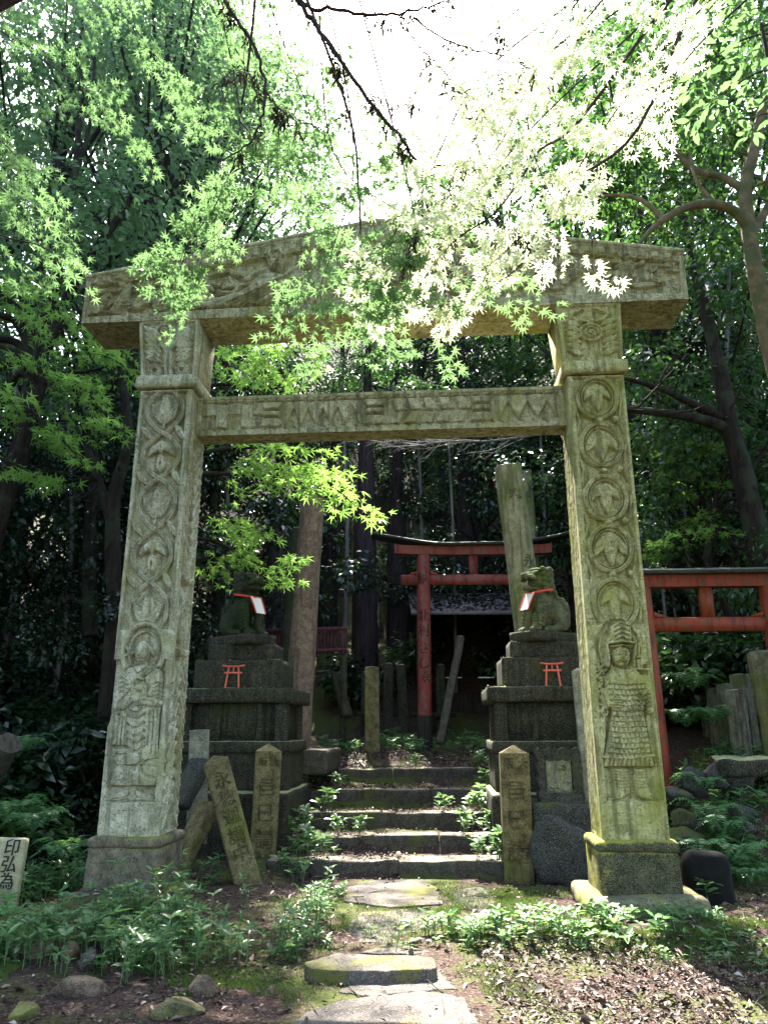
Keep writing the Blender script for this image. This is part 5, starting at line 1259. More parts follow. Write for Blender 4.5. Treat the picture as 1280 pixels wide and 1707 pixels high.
# maple beyond the left pillar, outside the gate
tr_x = [(-6.6, 11.5, -.2), (-6.4, 11.4, 2.5), (-6.0, 11.3, 5.0), (-5.6, 11.2, 7.0)]
bs = [PP((-40, 560, 11), (60, 600, 10.8), (140, 650, 10.6), (200, 720, 10.5)), PP((-60, 640, 10.6), (30, 670, 10.4), (90, 720, 10.3), (140, 770, 10.2)), PP((-60, 740, 10.5), (20, 770, 10.3), (70, 800, 10.2)),
      PP((40, 480, 11.5), (110, 520, 11.3), (170, 570, 11.2), (215, 620, 11)), PP((-60, 460, 10.5), (20, 500, 10.4), (80, 560, 10.3)), PP((60, 620, 12), (140, 620, 11.8), (210, 600, 11.7)), PP((-50, 690, 11.8), (60, 700, 11.6), (160, 700, 11.4))]
_, c = maple('maple_tree', tr_x, [.26, .2, .14, .07], bs, .13, 'leaf_maple_far', 'mid green maple with layered sprays left of the left gate pillar', 4, T_MAPLE5, 1.1, .8, 'bark_dark', .045); nlf += c
tr_y = [(6.3, 12.9, .6), (6.2, 12.9, 2.2), (5.9, 12.9, 3.6), (5.6, 12.8, 4.4)]
bs = [PP((1255, 905, 12.6), (1190, 885, 12.3), (1130, 895, 12.1), (1080, 915, 12)), PP((1260, 880, 13), (1200, 860, 12.9), (1140, 870, 12.8)), PP((1250, 780, 13), (1180, 765, 12.9), (1110, 775, 12.8)), PP((1240, 820, 13.2), (1160, 810, 13.2), (1090, 790, 13.2)), PP((1250, 700, 13), (1180, 740, 13), (1110, 745, 13))]
_, c = maple('maple_tree', tr_y, [.09, .08, .06, .03], bs, .11, 'leaf_maple_far', 'low layered maple catching light between the right pillar and the dark crooked trunk', 5, T_MAPLE5, .8, .8, 'bark_dark', .025); nlf += c
print('maple leaves', nlf)

# dry cedar bough across the top centre
rng = np.random.default_rng(9)
cb = empty('cedar_bough', (-4.8, 2.5, 0), 0, 'bare dark cedar bough with hanging dry sprigs crossing the sky at top centre', 'branch')
off = np.array([-4.8, 2.5, 0]); tw = MB(); acc = []
tube(tw, [(0, 0, -.3), (0.02, .05, 4), (.1, .2, 9)], [.20, .17, .12], 12, 16, .1)
mains = [(PP((430, -160, 4.2), (500, 0, 4.3), (545, 65, 4.3), (610, 160, 4.3), (665, 225, 4.3), (705, 275, 4.3), (760, 272, 4.3), (805, 262, 4.3)), .020),
         (PP((300, -160, 4.1), (375, 0, 4.2), (420, 70, 4.2), (440, 120, 4.2), (441, 180, 4.2), (420, 235, 4.2), (365, 270, 4.2)), .016),
         (PP((440, -100, 4.2), (505, 3, 4.3), (560, 15, 4.3), (640, 24, 4.3), (710, 14, 4.3), (770, -10, 4.3)), .018),
         (PP((690, 30, 4.3), (750, 70, 4.3), (830, 92, 4.3), (900, 118, 4.3), (960, 133, 4.3)), .008), (PP((545, 65, 4.3), (570, 130, 4.3), (580, 210, 4.3)), .008), (PP((441, 150, 4.2), (480, 190, 4.2), (560, 225, 4.2)), .008),
         (PP((705, 275, 4.3), (705, 340, 4.25), (690, 400, 4.2), (670, 440, 4.2)), .008), (PP((670, 40, 4.3), (740, 120, 4.3), (790, 165, 4.3), (812, 180, 4.3)), .007), (PP((705, 280, 4.3), (760, 330, 4.3), (830, 365, 4.3), (880, 390, 4.3)), .006), (PP((832, 20, 4.3), (834, 90, 4.3), (838, 160, 4.3)), .005),
         (PP((444, 170, 4.2), (400, 110, 4.2), (360, 150, 4.2)), .005), (PP((600, 150, 4.3), (660, 170, 4.3), (700, 150, 4.3)), .005)]
tube(tw, [np.array([.1, .2, 8.2]), np.array([.2, .6, 8.0]), mains[0][0][0] - off], [.07, .03], 8, 10); tube(tw, [np.array([.1, .2, 8.0]), np.array([.1, .6, 7.8]), mains[1][0][0] - off], [.06, .025], 8, 10); tube(tw, [np.array([.2, .6, 8.0]), mains[2][0][0] - off], [.03, .02], 8, 4)
for path, r in mains:
    p = spline(np.array(path) - off, 40); p[1:-1] += rng.normal(0, .006, (38, 3)); tube(tw, p, [r, r * .7, r * .3], 7)
    for k in range(int(24 * (r / .018) ** .5)):
        i = rng.integers(6, 39); a = p[i]
        if rng.random() < .5:
            e = a + np.array([rng.normal(0, .10), rng.normal(0, .10), rng.uniform(-.22, .05)]); tube(tw, [a, (a + e) / 2 + rng.normal(0, .015, 3), e], [.0035, .0015], 4, 5, cap=False)
        if rng.random() < .62:
            n = rng.integers(8, 20); ln = rng.uniform(.08, .20); 
            for q in range(n):
                d = np.array([rng.normal(0, .28), rng.normal(0, .28), -1]); b = a + np.array([rng.normal(0, .02), rng.normal(0, .02), -rng.uniform(0, .7) * ln]); acc.append((b, d, rng.normal(0, 1, 3), ln * rng.uniform(.3, .6)))
tw.build('branch', M['bark_twig'], cb); acc_mesh(acc, T_NARROW).build('foliage', M['leaf_cedar'], cb, False)

# ------------------------------------------------------------------ broad trees, cedars, shrubs
def clump(acc, c, r, n, leaf, rng, flat=.55, up=.8):
    d = rng.normal(0, 1, (n, 3)); d /= np.linalg.norm(d, axis=1, keepdims=True); rad = rng.uniform(.25, 1, n) ** .45
    wob = 1 + .28 * np.sin(d[:, 0] * 4 + c[0] * 3) * np.sin(d[:, 1] * 4 + c[1]) 
    p = np.array(c) + d * (rad * wob)[:, None] * np.array([r, r, r * flat])
    nn = d * .6 + np.array([0, 0, up]) + rng.normal(0, .45, (n, 3)); dd = d + np.array([0, 0, -.5]) + rng.normal(0, .6, (n, 3))
    for i in range(n): acc.append((p[i], dd[i], nn[i], leaf * rng.uniform(.6, 1.25)))
def broad_tree(name, h, cr, nc, nl, leaf, mat, bmat, seed, tr=.22, lo=.35, lean=(0, 0), tm=T_RHOMB, label=None, cat='tree', group=None, loc=(0, 0, 0), clump_r=(.16, .30)):
    rng = np.random.default_rng(seed); root = empty(name, loc, 0, label, cat, group); tw = MB(); acc = []
    ax = np.array([[0, 0, -.4], [lean[0] * .2 + rng.normal(0, .1), lean[1] * .2, h * .3], [lean[0] * .6, lean[1] * .6 + rng.normal(0, .15), h * .62], [lean[0], lean[1], h * .93]])
    sp = spline(ax, 24); tube(tw, sp, [tr * 1.25, tr, tr * .7, tr * .15], 10, rough=.14, seed=seed)
    for k in range(nc):
        z = h * (lo + (1 - lo) * (k + rng.random()) / nc); i = min(23, int(z / h * 23)); base = sp[max(2, i - 4)]
        prof = math.sin(PI * min(1, max(.08, (z / h - lo) / (1 - lo) * .85 + .15))) ** .6; a = k * 2.4 + rng.uniform(-.5, .5); rr = cr * prof * rng.uniform(.35, 1)
        c = sp[i] + np.array([rr * math.cos(a), rr * math.sin(a), 0]); c[2] = z
        tube(tw, [base, (base + c) / 2 + np.array([0, 0, -.15]), c], [tr * .30, tr * .06], 6, 8, .1, k)
        clump(acc, c, cr * rng.uniform(*clump_r) * 1.25, int(nl / nc), leaf, rng, rng.uniform(.4, .7))
    tw.build('trunk', M[bmat], root); acc_mesh(acc, tm).build('crown', M[mat], root, False); return root
def cedar(h, lo, seed, label, group, loc, leafmat='leaf_dark'):
    rng = np.random.default_rng(seed); root = empty('cedar_tree', loc, 0, label, 'cedar', group); tw = MB(); acc = []
    tube(tw, [(0, 0, -.5), (.03, 0, h * .4), (0, .05, h)], [.36, .29, .05], 16, 30, .06, seed)
    for k in range(15):
        z = lo + (h - lo) * k / 15; L = (1.3 * (1 - (z - lo) / (h - lo)) + .4) * rng.uniform(.7, 1.15); a = rng.uniform(0, 2 * PI); e = np.array([L * math.cos(a), L * math.sin(a), z - .45 * L]); tube(tw, [(0, 0, z), e * np.array([.6, .6, 1]) + np.array([0, 0, .2]), e], [.05, .012], 5, 6)
        for t in (.45, .7, .95): clump(acc, np.array([e[0] * t, e[1] * t, z - .45 * L * t]), .42, 46, .17, rng, .5)
    tw.build('trunk', M['cedar_bark'], root); acc_mesh(acc, T_NARROW).build('crown', M[leafmat], root, False); return root
def put(o, x, y, s=1.0, rz=0.0, dz=0.0, label=None, group=None, sz_=None):
    o.location = (x, y, gz1(x, y) + dz); o.scale = (s, s, sz_ or s); o.rotation_euler = (0, 0, rz)
    if label: o['label'] = label
    if group: o['group'] = group
    return o
G1 = 'tall broadleaf trees closing the back of the clearing'
pa_ = broad_tree('broadleaf_tree', 18, 4.4, 44, 17000, .165, 'leaf_blue', 'bark_dark', 11, .27, .30)
pb2 = broad_tree('broadleaf_tree', 17, 4.0, 38, 13000, .17, 'leaf_green', 'bark_dark', 12, .24, .22)
pc_ = broad_tree('broadleaf_tree', 9, 3.4, 28, 9000, .17, 'leaf_dark', 'bark_dark', 13, .15, .14)
pd_ = broad_tree('broadleaf_tree', 8, 3.0, 24, 8000, .17, 'leaf_green', 'bark_dark', 14, .14, .12)
LA = 'tall pale green broadleaf tree rising at the upper left behind the gate'
LB_ = 'tall dark green broadleaf tree rising around the clearing'
LC = 'low dark evergreen tree in the shaded wood behind the shrine'
LD = 'low mid green tree in the wood behind the shrine'
lay = {'a': [(-5.8, 15.8, 1.15, 0), (-9.5, 18.5, 1.3, 1.2), (-6.0, 20.5, 1.2, 2.6), (-10, 24, 1.4, 4), (-13.5, 15, 1.2, 5), (-11, 28, 1.5, .5), (-8.0, 29, 1.3, 3.3)],
       'b': [(6.4, 15.5, 1.05, 0), (9.6, 18, 1.2, 2), (6.2, 21, 1.15, 1), (12.5, 14, 1.1, 3), (9, 26, 1.3, 4.4), (14, 22, 1.2, .7), (5.6, 30, 1.1, 2.2), (-16, 21, 1.1, 2), (-8.6, 1.5, 1.25, 1), (-6.5, -4.5, 1.3, 2), (-.8, -6.5, 1.35, 3), (5.0, -5.5, 1.3, 4), (8.8, -1.0, 1.3, 5), (9.6, 5.5, 1.2, 6), (-10.6, 7.5, 1.2, 2.7)],  # last trees stand unseen around the camera, added to cut sky fill
       'c': [(-3.9, 16.8, .95, 0), (-3.6, 22.0, .9, 1), (2.6, 19.8, .9, 2), (4.6, 17.4, .9, 3), (1.6, 25.5, .8, 4), (-5.5, 19.5, 1.1, 5), (7.3, 17.2, 1.05, .6), (-8.4, 13.0, .8, 1.7), (3.6, 27, 1.2, 2.5), (-1.6, 30, .85, 3.9), (-4.5, 13.4, .62, 2.2), (-10.5, 12.2, .7, .4), (-13, 18, 1, 3), (-12, 22, 1.1, 1), (-7.2, 12.2, .55, 2), (-9.2, 14.2, .7, 5), (-6.2, 14.6, .7, 3.3), (-16, 20, 1, 1), (-8, 20, 1.1, 2)],
       'd': [(4.0, 22, 1.0, 1.4), (6.0, 13.6, .75, 2.4), (-10.8, 15.2, .9, 3.4), (8.3, 14.0, .9, 4.4), (1.4, 29.5, 1.3, 5.4), (-6.7, 16.4, .9, 1.1), (5.5, 26, 1.3, .2), (-.6, 25.6, .72, 2.0), (-15, 16, 1, 1.3)]}
for key, proto, lab in (('a', pa_, LA), ('b', pb2, LB_), ('c', pc_, LC), ('d', pd_, LD)):
    for i, (x, y, s, rz) in enumerate(lay[key]):
        o = proto if i == 0 else copy_tree(proto); put(o, x, y, s, rz, 0, lab, {'a': 'tall pale trees at the upper left', 'b': 'tall dark trees at the back', 'c': 'low dark evergreen trees', 'd': 'low mid green trees'}[key])
# cedar trunks seen between the columns
cl_ = [(609, 19.0, 1.0, 'thick straight cedar trunk left of the red torii behind its upturned cap'), (663, 20.5, .9, 'second straight cedar trunk just right of the thickest one'), (783, 20.5, 1.0, 'reddish cedar trunk above the middle of the red torii rail'), (462, 17.5, .85, 'dark cedar stub left of the brown column top'), (548, 21.5, .8, 'slim cedar trunk between the brown column and the thickest cedar'), (735, 24, .9, 'far cedar trunk between the second and the reddish one')]
c0 = None
for u, Y, s, lab in cl_:
    x = P(u, 950, Y)[0]
    if c0 is None: c0 = cedar(9.6, 7.0, 5, lab, 'cedar trunks behind the shrine', (0, 0, 0)); o = c0
    else: o = copy_tree(c0)
    put(o, x, Y, s, u * .1, 0, lab); 

# ------------------------------------------------------------------ the crooked trees at the right and left
def tree_by_paths(name, label, bmat, limbs, clumps, leaf, mat, seed, n=260, tm=T_RHOMB, rough=.1, cat='tree'):
    rng = np.random.default_rng(seed); off = np.array(limbs[0][0][0], float); off[2] = gz1(off[0], off[1]); root = empty(name, off, 0, label, cat); tw = MB(); acc = []
    for pts, rad in limbs:
        p = np.array(pts, float) - off
        if rad is limbs[0][1] or p[0][2] < 2.2 and max(rad) > .13: p = np.vstack([[p[0][0], p[0][1], gz1(p[0][0] + off[0], p[0][1] + off[1]) - off[2] - .4], p])
        tube(tw, p, rad, 10, 24, rough, seed)
        for k in range(5):
            q = spline(p, 24)[rng.integers(8, 23)]; e = q + rng.normal(0, .4, 3); tube(tw, [q, (q + e) / 2 + rng.normal(0, .05, 3), e], [min(rad) * .4, .006], 5, 6)
    for c, r, k in clumps: clump(acc, np.array(c) - off, r, int(n * k), leaf, rng, .55)
    tw.build('trunk', M[bmat], root); acc_mesh(acc, tm).build('crown', M[mat], root, False); return root
lim = [(PP((1345, 1100, 9.3), (1322, 760, 9.2), (1282, 560, 9.1), (1262, 470, 9.0), (1248, 385, 9.0), (1243, 310, 9.0), (1262, 230, 9.0), (1275, 150, 9.0)), [.16, .14, .10, .06]),
       (PP((1250, 385, 9.0), (1222, 352, 8.9), (1180, 340, 8.8), (1135, 350, 8.7), (1095, 375, 8.6), (1062, 410, 8.5)), [.075, .06, .028]),
       (PP((1244, 320, 9.0), (1205, 296, 9.1), (1160, 285, 9.2), (1125, 250, 9.4), (1110, 215, 9.5)), [.06, .045, .02]), (PP((1105, 365, 8.7), (1070, 335, 8.8), (1030, 326, 9), (975, 330, 9.2)), [.04, .03, .012]),
       (PP((1252, 390, 9.0), (1275, 355, 9.1), (1300, 320, 9.2)), [.07, .05]), (PP((1190, 338, 8.8), (1160, 300, 8.9), (1150, 250, 9.1)), [.03, .02])]
cps = [(P(u, v, Y), r, k) for u, v, Y, r, k in [(1010, 270, 9.8, .75, 1.4), (950, 230, 10.2, .6, 1), (1080, 210, 9.8, .8, 1.3), (1150, 130, 9.6, .8, 1.3), (1230, 60, 9.4, .8, 1.3), (1270, 180, 9.5, .7, 1.2), (1190, 230, 9.9, .7, 1.1), (1060, 310, 10.1, .7, 1.1), (980, 330, 10.2, .6, 1), (1140, 320, 10.2, .6, .8), (1260, 290, 9.9, .6, .8), (1120, 20, 9.8, .8, 1.2), (1240, -30, 9.5, .8, 1), (1190, 400, 10.4, .6, .7), (1090, 390, 10.4, .5, .6), (930, 300, 10.4, .45, .7)]]
tree_by_paths('evergreen_tree', 'smooth beige barked evergreen with arching crooked limbs at the right edge', 'bark_beige', lim, cps, .15, 'leaf_green', 21, 330, T_RHOMB, .06)
# light sprays of broad leaves hanging at the top right
rng = np.random.default_rng(31); tw = MB(); acc = []; o_ = np.array([3.9, 5.2, 0.0]); sr = empty('broadleaf_sapling', o_, 0, 'young tree with fresh broad leaf sprays at the top right corner', 'tree')
tube(tw, [(0, 0, -.2), (-.05, .2, 3), (-.15, .5, 6.6), (-.2, .5, 8.2)], [.07, .055, .035, .015], 8, 16)
for b in [PP((1330, 60, 5.8), (1260, 60, 5.8), (1200, 90, 5.7), (1160, 130, 5.7)), PP((1330, -40, 5.9), (1250, -20, 5.9), (1200, 20, 5.8), (1165, 60, 5.8)), PP((1330, 120, 5.9), (1270, 120, 5.8), (1215, 150, 5.8), (1160, 190, 5.8)), PP((1330, 200, 5.9), (1280, 190, 5.9), (1235, 205, 5.8))]:
    pts = [np.array(x) - o_ for x in b]; zt_ = pts[0][2]; tube(tw, [np.array([-.15, .5, min(7.6, zt_ - .3)]), pts[0]], [.02, .014], 6, 5); bough(tw, acc, pts, .014, .35, .14, rng, dens=1.0, start=.1)
tw.build('trunk', M['bark_twig'], sr); acc_mesh(acc, T_OVAL).build('crown', M['leaf_maple'], sr, False)
lim = [(PP((1300, 1180, 12), (1268, 935, 12), (1250, 850, 12), (1233, 770, 12), (1214, 705, 12), (1204, 640, 12.1), (1188, 570, 12.2), (1166, 480, 12.3), (1146, 400, 12.4), (1130, 320, 12.5)), [.24, .20, .17, .13, .10, .08]),
       (PP((1212, 715, 12), (1160, 698, 11.8), (1095, 688, 11.6), (1035, 682, 11.4)), [.11, .075, .05]), (PP((1206, 700, 12), (1150, 672, 11.9), (1100, 648, 11.8), (1030, 628, 11.7)), [.09, .06, .035]), (PP((1233, 800, 12), (1262, 770, 12), (1275, 745, 12)), [.05, .035]),
       (PP((1150, 672, 11.9), (1120, 700, 11.8), (1085, 740, 11.7)), [.025, .012]), (PP((1090, 650, 11.8), (1120, 600, 11.9), (1150, 560, 12)), [.025, .012])]
cps = [(P(u, v, Y), r, k) for u, v, Y, r, k in [(1200, 470, 12.5, .7, 1), (1120, 440, 12.8, .7, 1), (1080, 600, 12.3, .5, .6), (1160, 640, 12.6, .6, .7), (1250, 620, 12.6, .7, .9), (1270, 520, 12.6, .7, .9), (1080, 720, 12.4, .5, .6), (1150, 760, 12.6, .5, .6)]]
tree_by_paths('crooked_tree', 'dark crooked tree forking above the right torii with two limbs reaching left', 'bark_dark', lim, cps, .16, 'leaf_green', 22, 240)
lim = [(PP((-10, 900, 12.5), (25, 800, 12.5), (52, 660, 12.6), (72, 560, 12.7), (94, 470, 12.8), (100, 380, 12.9), (96, 250, 13)), [.22, .19, .15, .11, .06]), (PP((56, 640, 12.6), (105, 515, 12.5), (150, 430, 12.4), (215, 340, 12.3), (260, 260, 12.2)), [.11, .09, .05]),
       (PP((95, 460, 12.8), (125, 300, 13), (135, 160, 13.2), (140, 30, 13.4)), [.08, .06, .03]), (PP((125, 300, 13), (152, 200, 13.1), (160, 90, 13.2)), [.05, .03])]
cps = [(P(u, v, Y), r, k) for u, v, Y, r, k in [(40, 360, 13, .8, .9), (20, 250, 13.2, .9, 1), (230, 330, 12.6, .7, .8), (280, 250, 12.6, .8, .8), (240, 420, 12.8, .6, .6), (60, 470, 13, .5, .5), (200, 180, 13.2, .5, .3), (30, 90, 13.6, .9, .9), (300, 130, 13.4, .9, .8)]]
tree_by_paths('forked_tree', 'dark forked tree trunk leaning right at the left side above the layered maple', 'bark_dark', lim, cps, .19, 'leaf_blue', 23, 260)
lim = [(PP((190, 1060, 11.8), (188, 900, 11.8), (192, 820, 11.8), (215, 730, 11.8), (205, 640, 11.9), (195, 560, 12)), [.15, .12, .09, .05]), (PP((190, 880, 11.8), (165, 800, 11.9), (140, 730, 12)), [.10, .05]), (PP((150, 1060, 12.4), (150, 880, 12.4), (160, 780, 12.4), (150, 680, 12.5)), [.135, .08, .04])]
cps = [(P(u, v, Y), r, k) for u, v, Y, r, k in [(150, 740, 12.6, .6, .6), (200, 680, 12.4, .5, .5), (120, 800, 12.8, .4, .35)]]
tree_by_paths('crooked_tree', 'thin dark multi stemmed tree just left of the left gate pillar', 'bark_dark', lim, cps, .15, 'leaf_dark', 24, 240)
# bare pale twigs below the tie beam and at the right
mb = MB(); rg = np.random.default_rng(41); base = P(820, 735, 12.6)
root = empty('bare_branch', base, 0, 'bare pale twiggy branch hanging in the opening below the tie beam', 'branch')
main = spline([(2.6, .8, .8), (1.2, .3, .30), (0, 0, 0), (-.9, -.1, -.06), (-1.7, -.1, -.22)], 30); tube(mb, main, [.035, .02, .005], 6)
for k in range(20):
    i = int(rg.integers(9, 29)); a = main[i]; e = a + np.array([-rg.uniform(.3, 1.0), rg.normal(0, .35), rg.uniform(-.38, .16)]); p = spline([a, (a + e) / 2 + rg.normal(0, .07, 3), e], 8); tube(mb, p, [.008, .003], 4, cap=False)
    for j in range(4):
        b_ = p[int(rg.integers(2, 8))]; e2 = b_ + np.array([-rg.uniform(.05, .35), rg.normal(0, .2), rg.normal(-.03, .14)]); tube(mb, [b_, (b_ + e2) / 2 + rg.normal(0, .03, 3), e2], [.004, .002], 4, 4, cap=False)
mb.build('twigs', M['bark_pale'], root)
for k, (u, v0, v1, Y, r) in enumerate([(1222, 980, 420, 15, .07), (1135, 930, 800, 14.4, .035), (1170, 800, 760, 15, .03), (1150, 900, 840, 14.8, .09)]):
    pass
sap = [(1222, 420, 15.0, .075, 'tall pale slender trunk at the right edge behind the crooked tree'), (1138, 730, 14.4, .035, 'thin pale sapling stem right of the right pillar'), (1108, 690, 15.2, .03, 'thin grey sapling stem close to the right pillar')]
sap += [(u, vt, Y, r, 'slim dark trunk standing in the wood left of the left gate pillar') for u, vt, Y, r in ((28, 560, 14.5, .07), (88, 600, 16, .06), (118, 640, 13.6, .05), (168, 620, 15, .08))]
sap += [(u, vt, Y, r, 'slim trunk standing in the wood between the right gate pillar and the right edge') for u, vt, Y, r in ((1072, 560, 16, .06), (1158, 620, 15.5, .045), (1185, 560, 17, .07), (1262, 600, 15.5, .06), (1090, 820, 13.4, .03))]
sap += [(u, vt, Y, r, 'slim trunk standing in the wood seen through the gate opening') for u, vt, Y, r in ((380, 700, 16, .06), (575, 640, 18.5, .07), (700, 660, 19, .06), (752, 690, 17.9, .05), (905, 680, 17.5, .06))]
for u, vt, Y, r, lab in sap:
    x = P(u, 900, Y)[0]; g = gz1(x, Y); t = P(u - 6, vt, Y); mb = MB(); tube(mb, [(0, 0, -.2), (.05, 0, (t[2] - g) * .5), (t[0] - x, 0, t[2] - g)], [r, r * .8, r * .5], 8, 14, .08, u); rt_ = empty('slender_tree', (x, Y, g), 0, lab, 'tree'); mb.build('trunk', M['bark_pale'] if u % 3 else M['bark_dark'], rt_)
    if lab.startswith('slim'): rt_['group'] = {'e': 'slim trunks left of the gate', 'n': 'slim trunks right of the gate'}.get('e' if 'left' in lab else 'n' if 'right' in lab else '', 'slim trunks beyond the gate opening')
    rg = np.random.default_rng(u); acc = []; 
    for k in range(4): clump(acc, np.array([t[0] - x + rg.normal(0, .4), rg.normal(0, .4), t[2] - g + rg.normal(0, .3)]), .5, 120, .14, rg)
    acc_mesh(acc, T_RHOMB).build('crown', M['leaf_green'], rt_, False)

# ------------------------------------------------------------------ shrubs on the slope
def shrub(mat, seed, r=.75, n=650, leaf=.13, tm=T_RHOMB, flat_=.7):
    rng = np.random.default_rng(seed); root = empty('shrub'); tw = MB(); acc = []
    for k in range(7):
        a = k * .9 + rng.uniform(-.3, .3); e = np.array([r * .75 * math.cos(a) * rng.uniform(.3, 1), r * .75 * math.sin(a) * rng.uniform(.3, 1), r * rng.uniform(.45, 1.15)]); tube(tw, [(0, 0, -.15), e * .5 + np.array([0, 0, .12]), e], [.02, .008], 5, 6); clump(acc, e, r * .42, n // 7, leaf, rng, flat_, 1.2)
    tw.build('stems', M['bark_dark'], root); acc_mesh(acc, tm).build('foliage', M[mat], root, False); root['category'] = 'shrub'; return root
sA, sB, sC = shrub('leaf_dark', 51), shrub('leaf_green', 52, .7, 520, .14), shrub('leaf_herb', 53, .6, 420, .13, T_OVAL, .5)
rs = random.Random(77); cnt = {0: 0, 1: 0, 2: 0}; protos = [sA, sB, sC]
labs = ['dark glossy shrub in the shade of the wood behind the shrine', 'mid green shrub on the slope behind the shrine', 'light green low shrub catching light on the slope']
spots = []
while len(spots) < 92:
    y = rs.uniform(13.2, 25); x = rs.uniform(-.62 * y, .62 * y)
    if abs(x - .3) < 2.6 and y < 17.4: continue
    if x > 7 and 15.5 < y < 20: continue
    spots.append((x, y))
spots += [(-4.3 - rs.uniform(0, 3.2), rs.uniform(9.0, 13)) for _ in range(34)] + [(-7.5 - rs.uniform(0, 5), rs.uniform(11, 16)) for _ in range(22)] + [(4.0 + rs.uniform(0, 2.4), rs.uniform(11.2, 13.6)) for _ in range(12)]
for x, y in spots:
    k = rs.choice([0, 0, 1, 1, 2]) if x > -3.5 else rs.choice([0, 0, 0, 1]); o = protos[k] if cnt[k] == 0 else copy_tree(protos[k]); cnt[k] += 1
    put(o, x, y, rs.uniform(.8, 1.7), rs.uniform(0, 6.28), -.02, labs[k], ['dark shrubs behind the shrine', 'green shrubs on the slope', 'light shrubs on the slope'][k])

# ------------------------------------------------------------------ ferns and small leafy plants
def fern(seed):
    rng = np.random.default_rng(seed); acc = []; st = MB(); root = empty('fern')
    for k in range(8):
        a = k * .785 + rng.uniform(-.25, .25); L = rng.uniform(.42, .62); d = np.array([math.cos(a), math.sin(a), 0]); pts = spline([(0, 0, 0), d * L * .45 + np.array([0, 0, L * .48]), d * L + np.array([0, 0, L * .22])], 18); tube(st, pts, [.005, .002], 4, cap=False); s = np.cross(d, (0, 0, 1))
        for j in range(3, 18):
            t = j / 17; w = .17 * math.sin(PI * min(1, t * .9 + .12)) ** .8 * (1.15 - .75 * t)
            for q in (-1, 1): acc.append((pts[j], s * q + d * .35 + np.array([0, 0, -.15]), np.array([0, 0, 1]) + d * .25 + rng.normal(0, .12, 3), w))
    st.build('stems', M['leaf_fern'], root, False); acc_mesh(acc, (T_NARROW[0] * np.array([1.5, 1, 1]), T_NARROW[1])).build('fronds', M['leaf_fern'], root, False); root['category'] = 'fern'; return root
fp = fern(61); first = True
fs = [(1180, 1335, 9.2, 1.0), (1160, 1390, 8.9, 1.1), (1225, 1400, 8.7, 1.0), (1200, 1360, 9.0, .9), (1245, 1440, 8.5, .8), (1165, 1290, 9.6, .9), (1150, 1120, 11, 1.1), (1185, 1180, 10.6, .9), (1140, 1180, 11.0, 1.1), (60, 1345, 8.6, 1.0), (20, 1330, 8.8, 1.0), (110, 1400, 8.2, .8), (35, 1225, 9.8, 1.0), (170, 1440, 7.9, .7)]
fl = ['fern growing on the shaded right bank', 'fern growing at the shaded left edge']
for u, v, Y, s in fs:
    o = fp if first else copy_tree(fp); first = False; p = P(u, v, Y); put(o, p[0], Y, s, u * .37); o.location.z = max(o.location.z, p[2] - .25 * s); k = 0 if u > 640 else 1; o['label'] = fl[k]; o['group'] = ['ferns on the right bank', 'ferns at the left edge'][k]
def herb_points(rng, base, h, n, leaf, acc, st=None):
    lean = rng.normal(0, .18, 2); top = base + np.array([lean[0] * h, lean[1] * h, h])
    if st is not None: tube(st, [base - np.array([0, 0, .03]), top], [.004, .003], 4, cap=False)
    for k in range(n):
        a = k * 2.4 + rng.uniform(-.4, .4); d = np.array([math.cos(a), math.sin(a), rng.uniform(-.15, .45)]); t = 1 if k < n * .6 else rng.uniform(.4, .8)
        acc.append((base + (top - base) * t, d, np.array([-.35 * math.cos(a), -.35 * math.sin(a), 1]) + rng.normal(0, .25, 3), leaf * rng.uniform(.65, 1.2)))
def leafy(seed):
    rng = np.random.default_rng(seed); acc = []; st = MB(); root = empty('leafy_plant')
    for k in range(6): herb_points(rng, np.array([rng.normal(0, .08), rng.normal(0, .08), 0]), rng.uniform(.10, .26), 6, .13, acc, st)
    st.build('stems', M['leaf_herb'], root, False); acc_mesh(acc, T_OVAL).build('leaves', M['leaf_herb'], root, False); root['category'] = 'plant'; return root
lp = leafy(71); first = True
def surf(x, y):
    z = gz1(x, y)
    for k in range(5):
        if SY[k] - .02 < y < SY[k] + .37 and SX0 - .15 < x < SX1 + .1: z = max(z, SZ[k])
    return z
ls = [(515, 1290, 'l'), (560, 1330, 'l'), (505, 1380, 'l'), (490, 1440, 'l'), (525, 1430, 'l'), (540, 1240, 'l'), (520, 1225, 'l'), (690, 1290, 'c'), (655, 1235, 't'), (680, 1240, 't'), (640, 1245, 't'), (750, 1230, 't'), (795, 1255, 'r'), (800, 1300, 'r'), (805, 1340, 'r'), (790, 1375, 'r'), (820, 1410, 'r'), (830, 1440, 'r'), (785, 1240, 'r'), (855, 1450, 'p'), (975, 1440, 'p'), (1180, 1500, 'b'), (500, 1460, 'l'), (600, 1385, 'c'), (700, 1235, 't'), (810, 1375, 'r'), (800, 1270, 'r'), (812, 1320, 'r'), (796, 1352, 'r'), (822, 1385, 'r'), (838, 1425, 'r'), (775, 1395, 'r'), (530, 1300, 'l'), (500, 1320, 'l'), (545, 1372, 'l'), (480, 1405, 'l'), (505, 1415, 'l'), (470, 1450, 'l'), (540, 1450, 'l'), (560, 1400, 'c'), (740, 1360, 'c'), (800, 1448, 'r')]
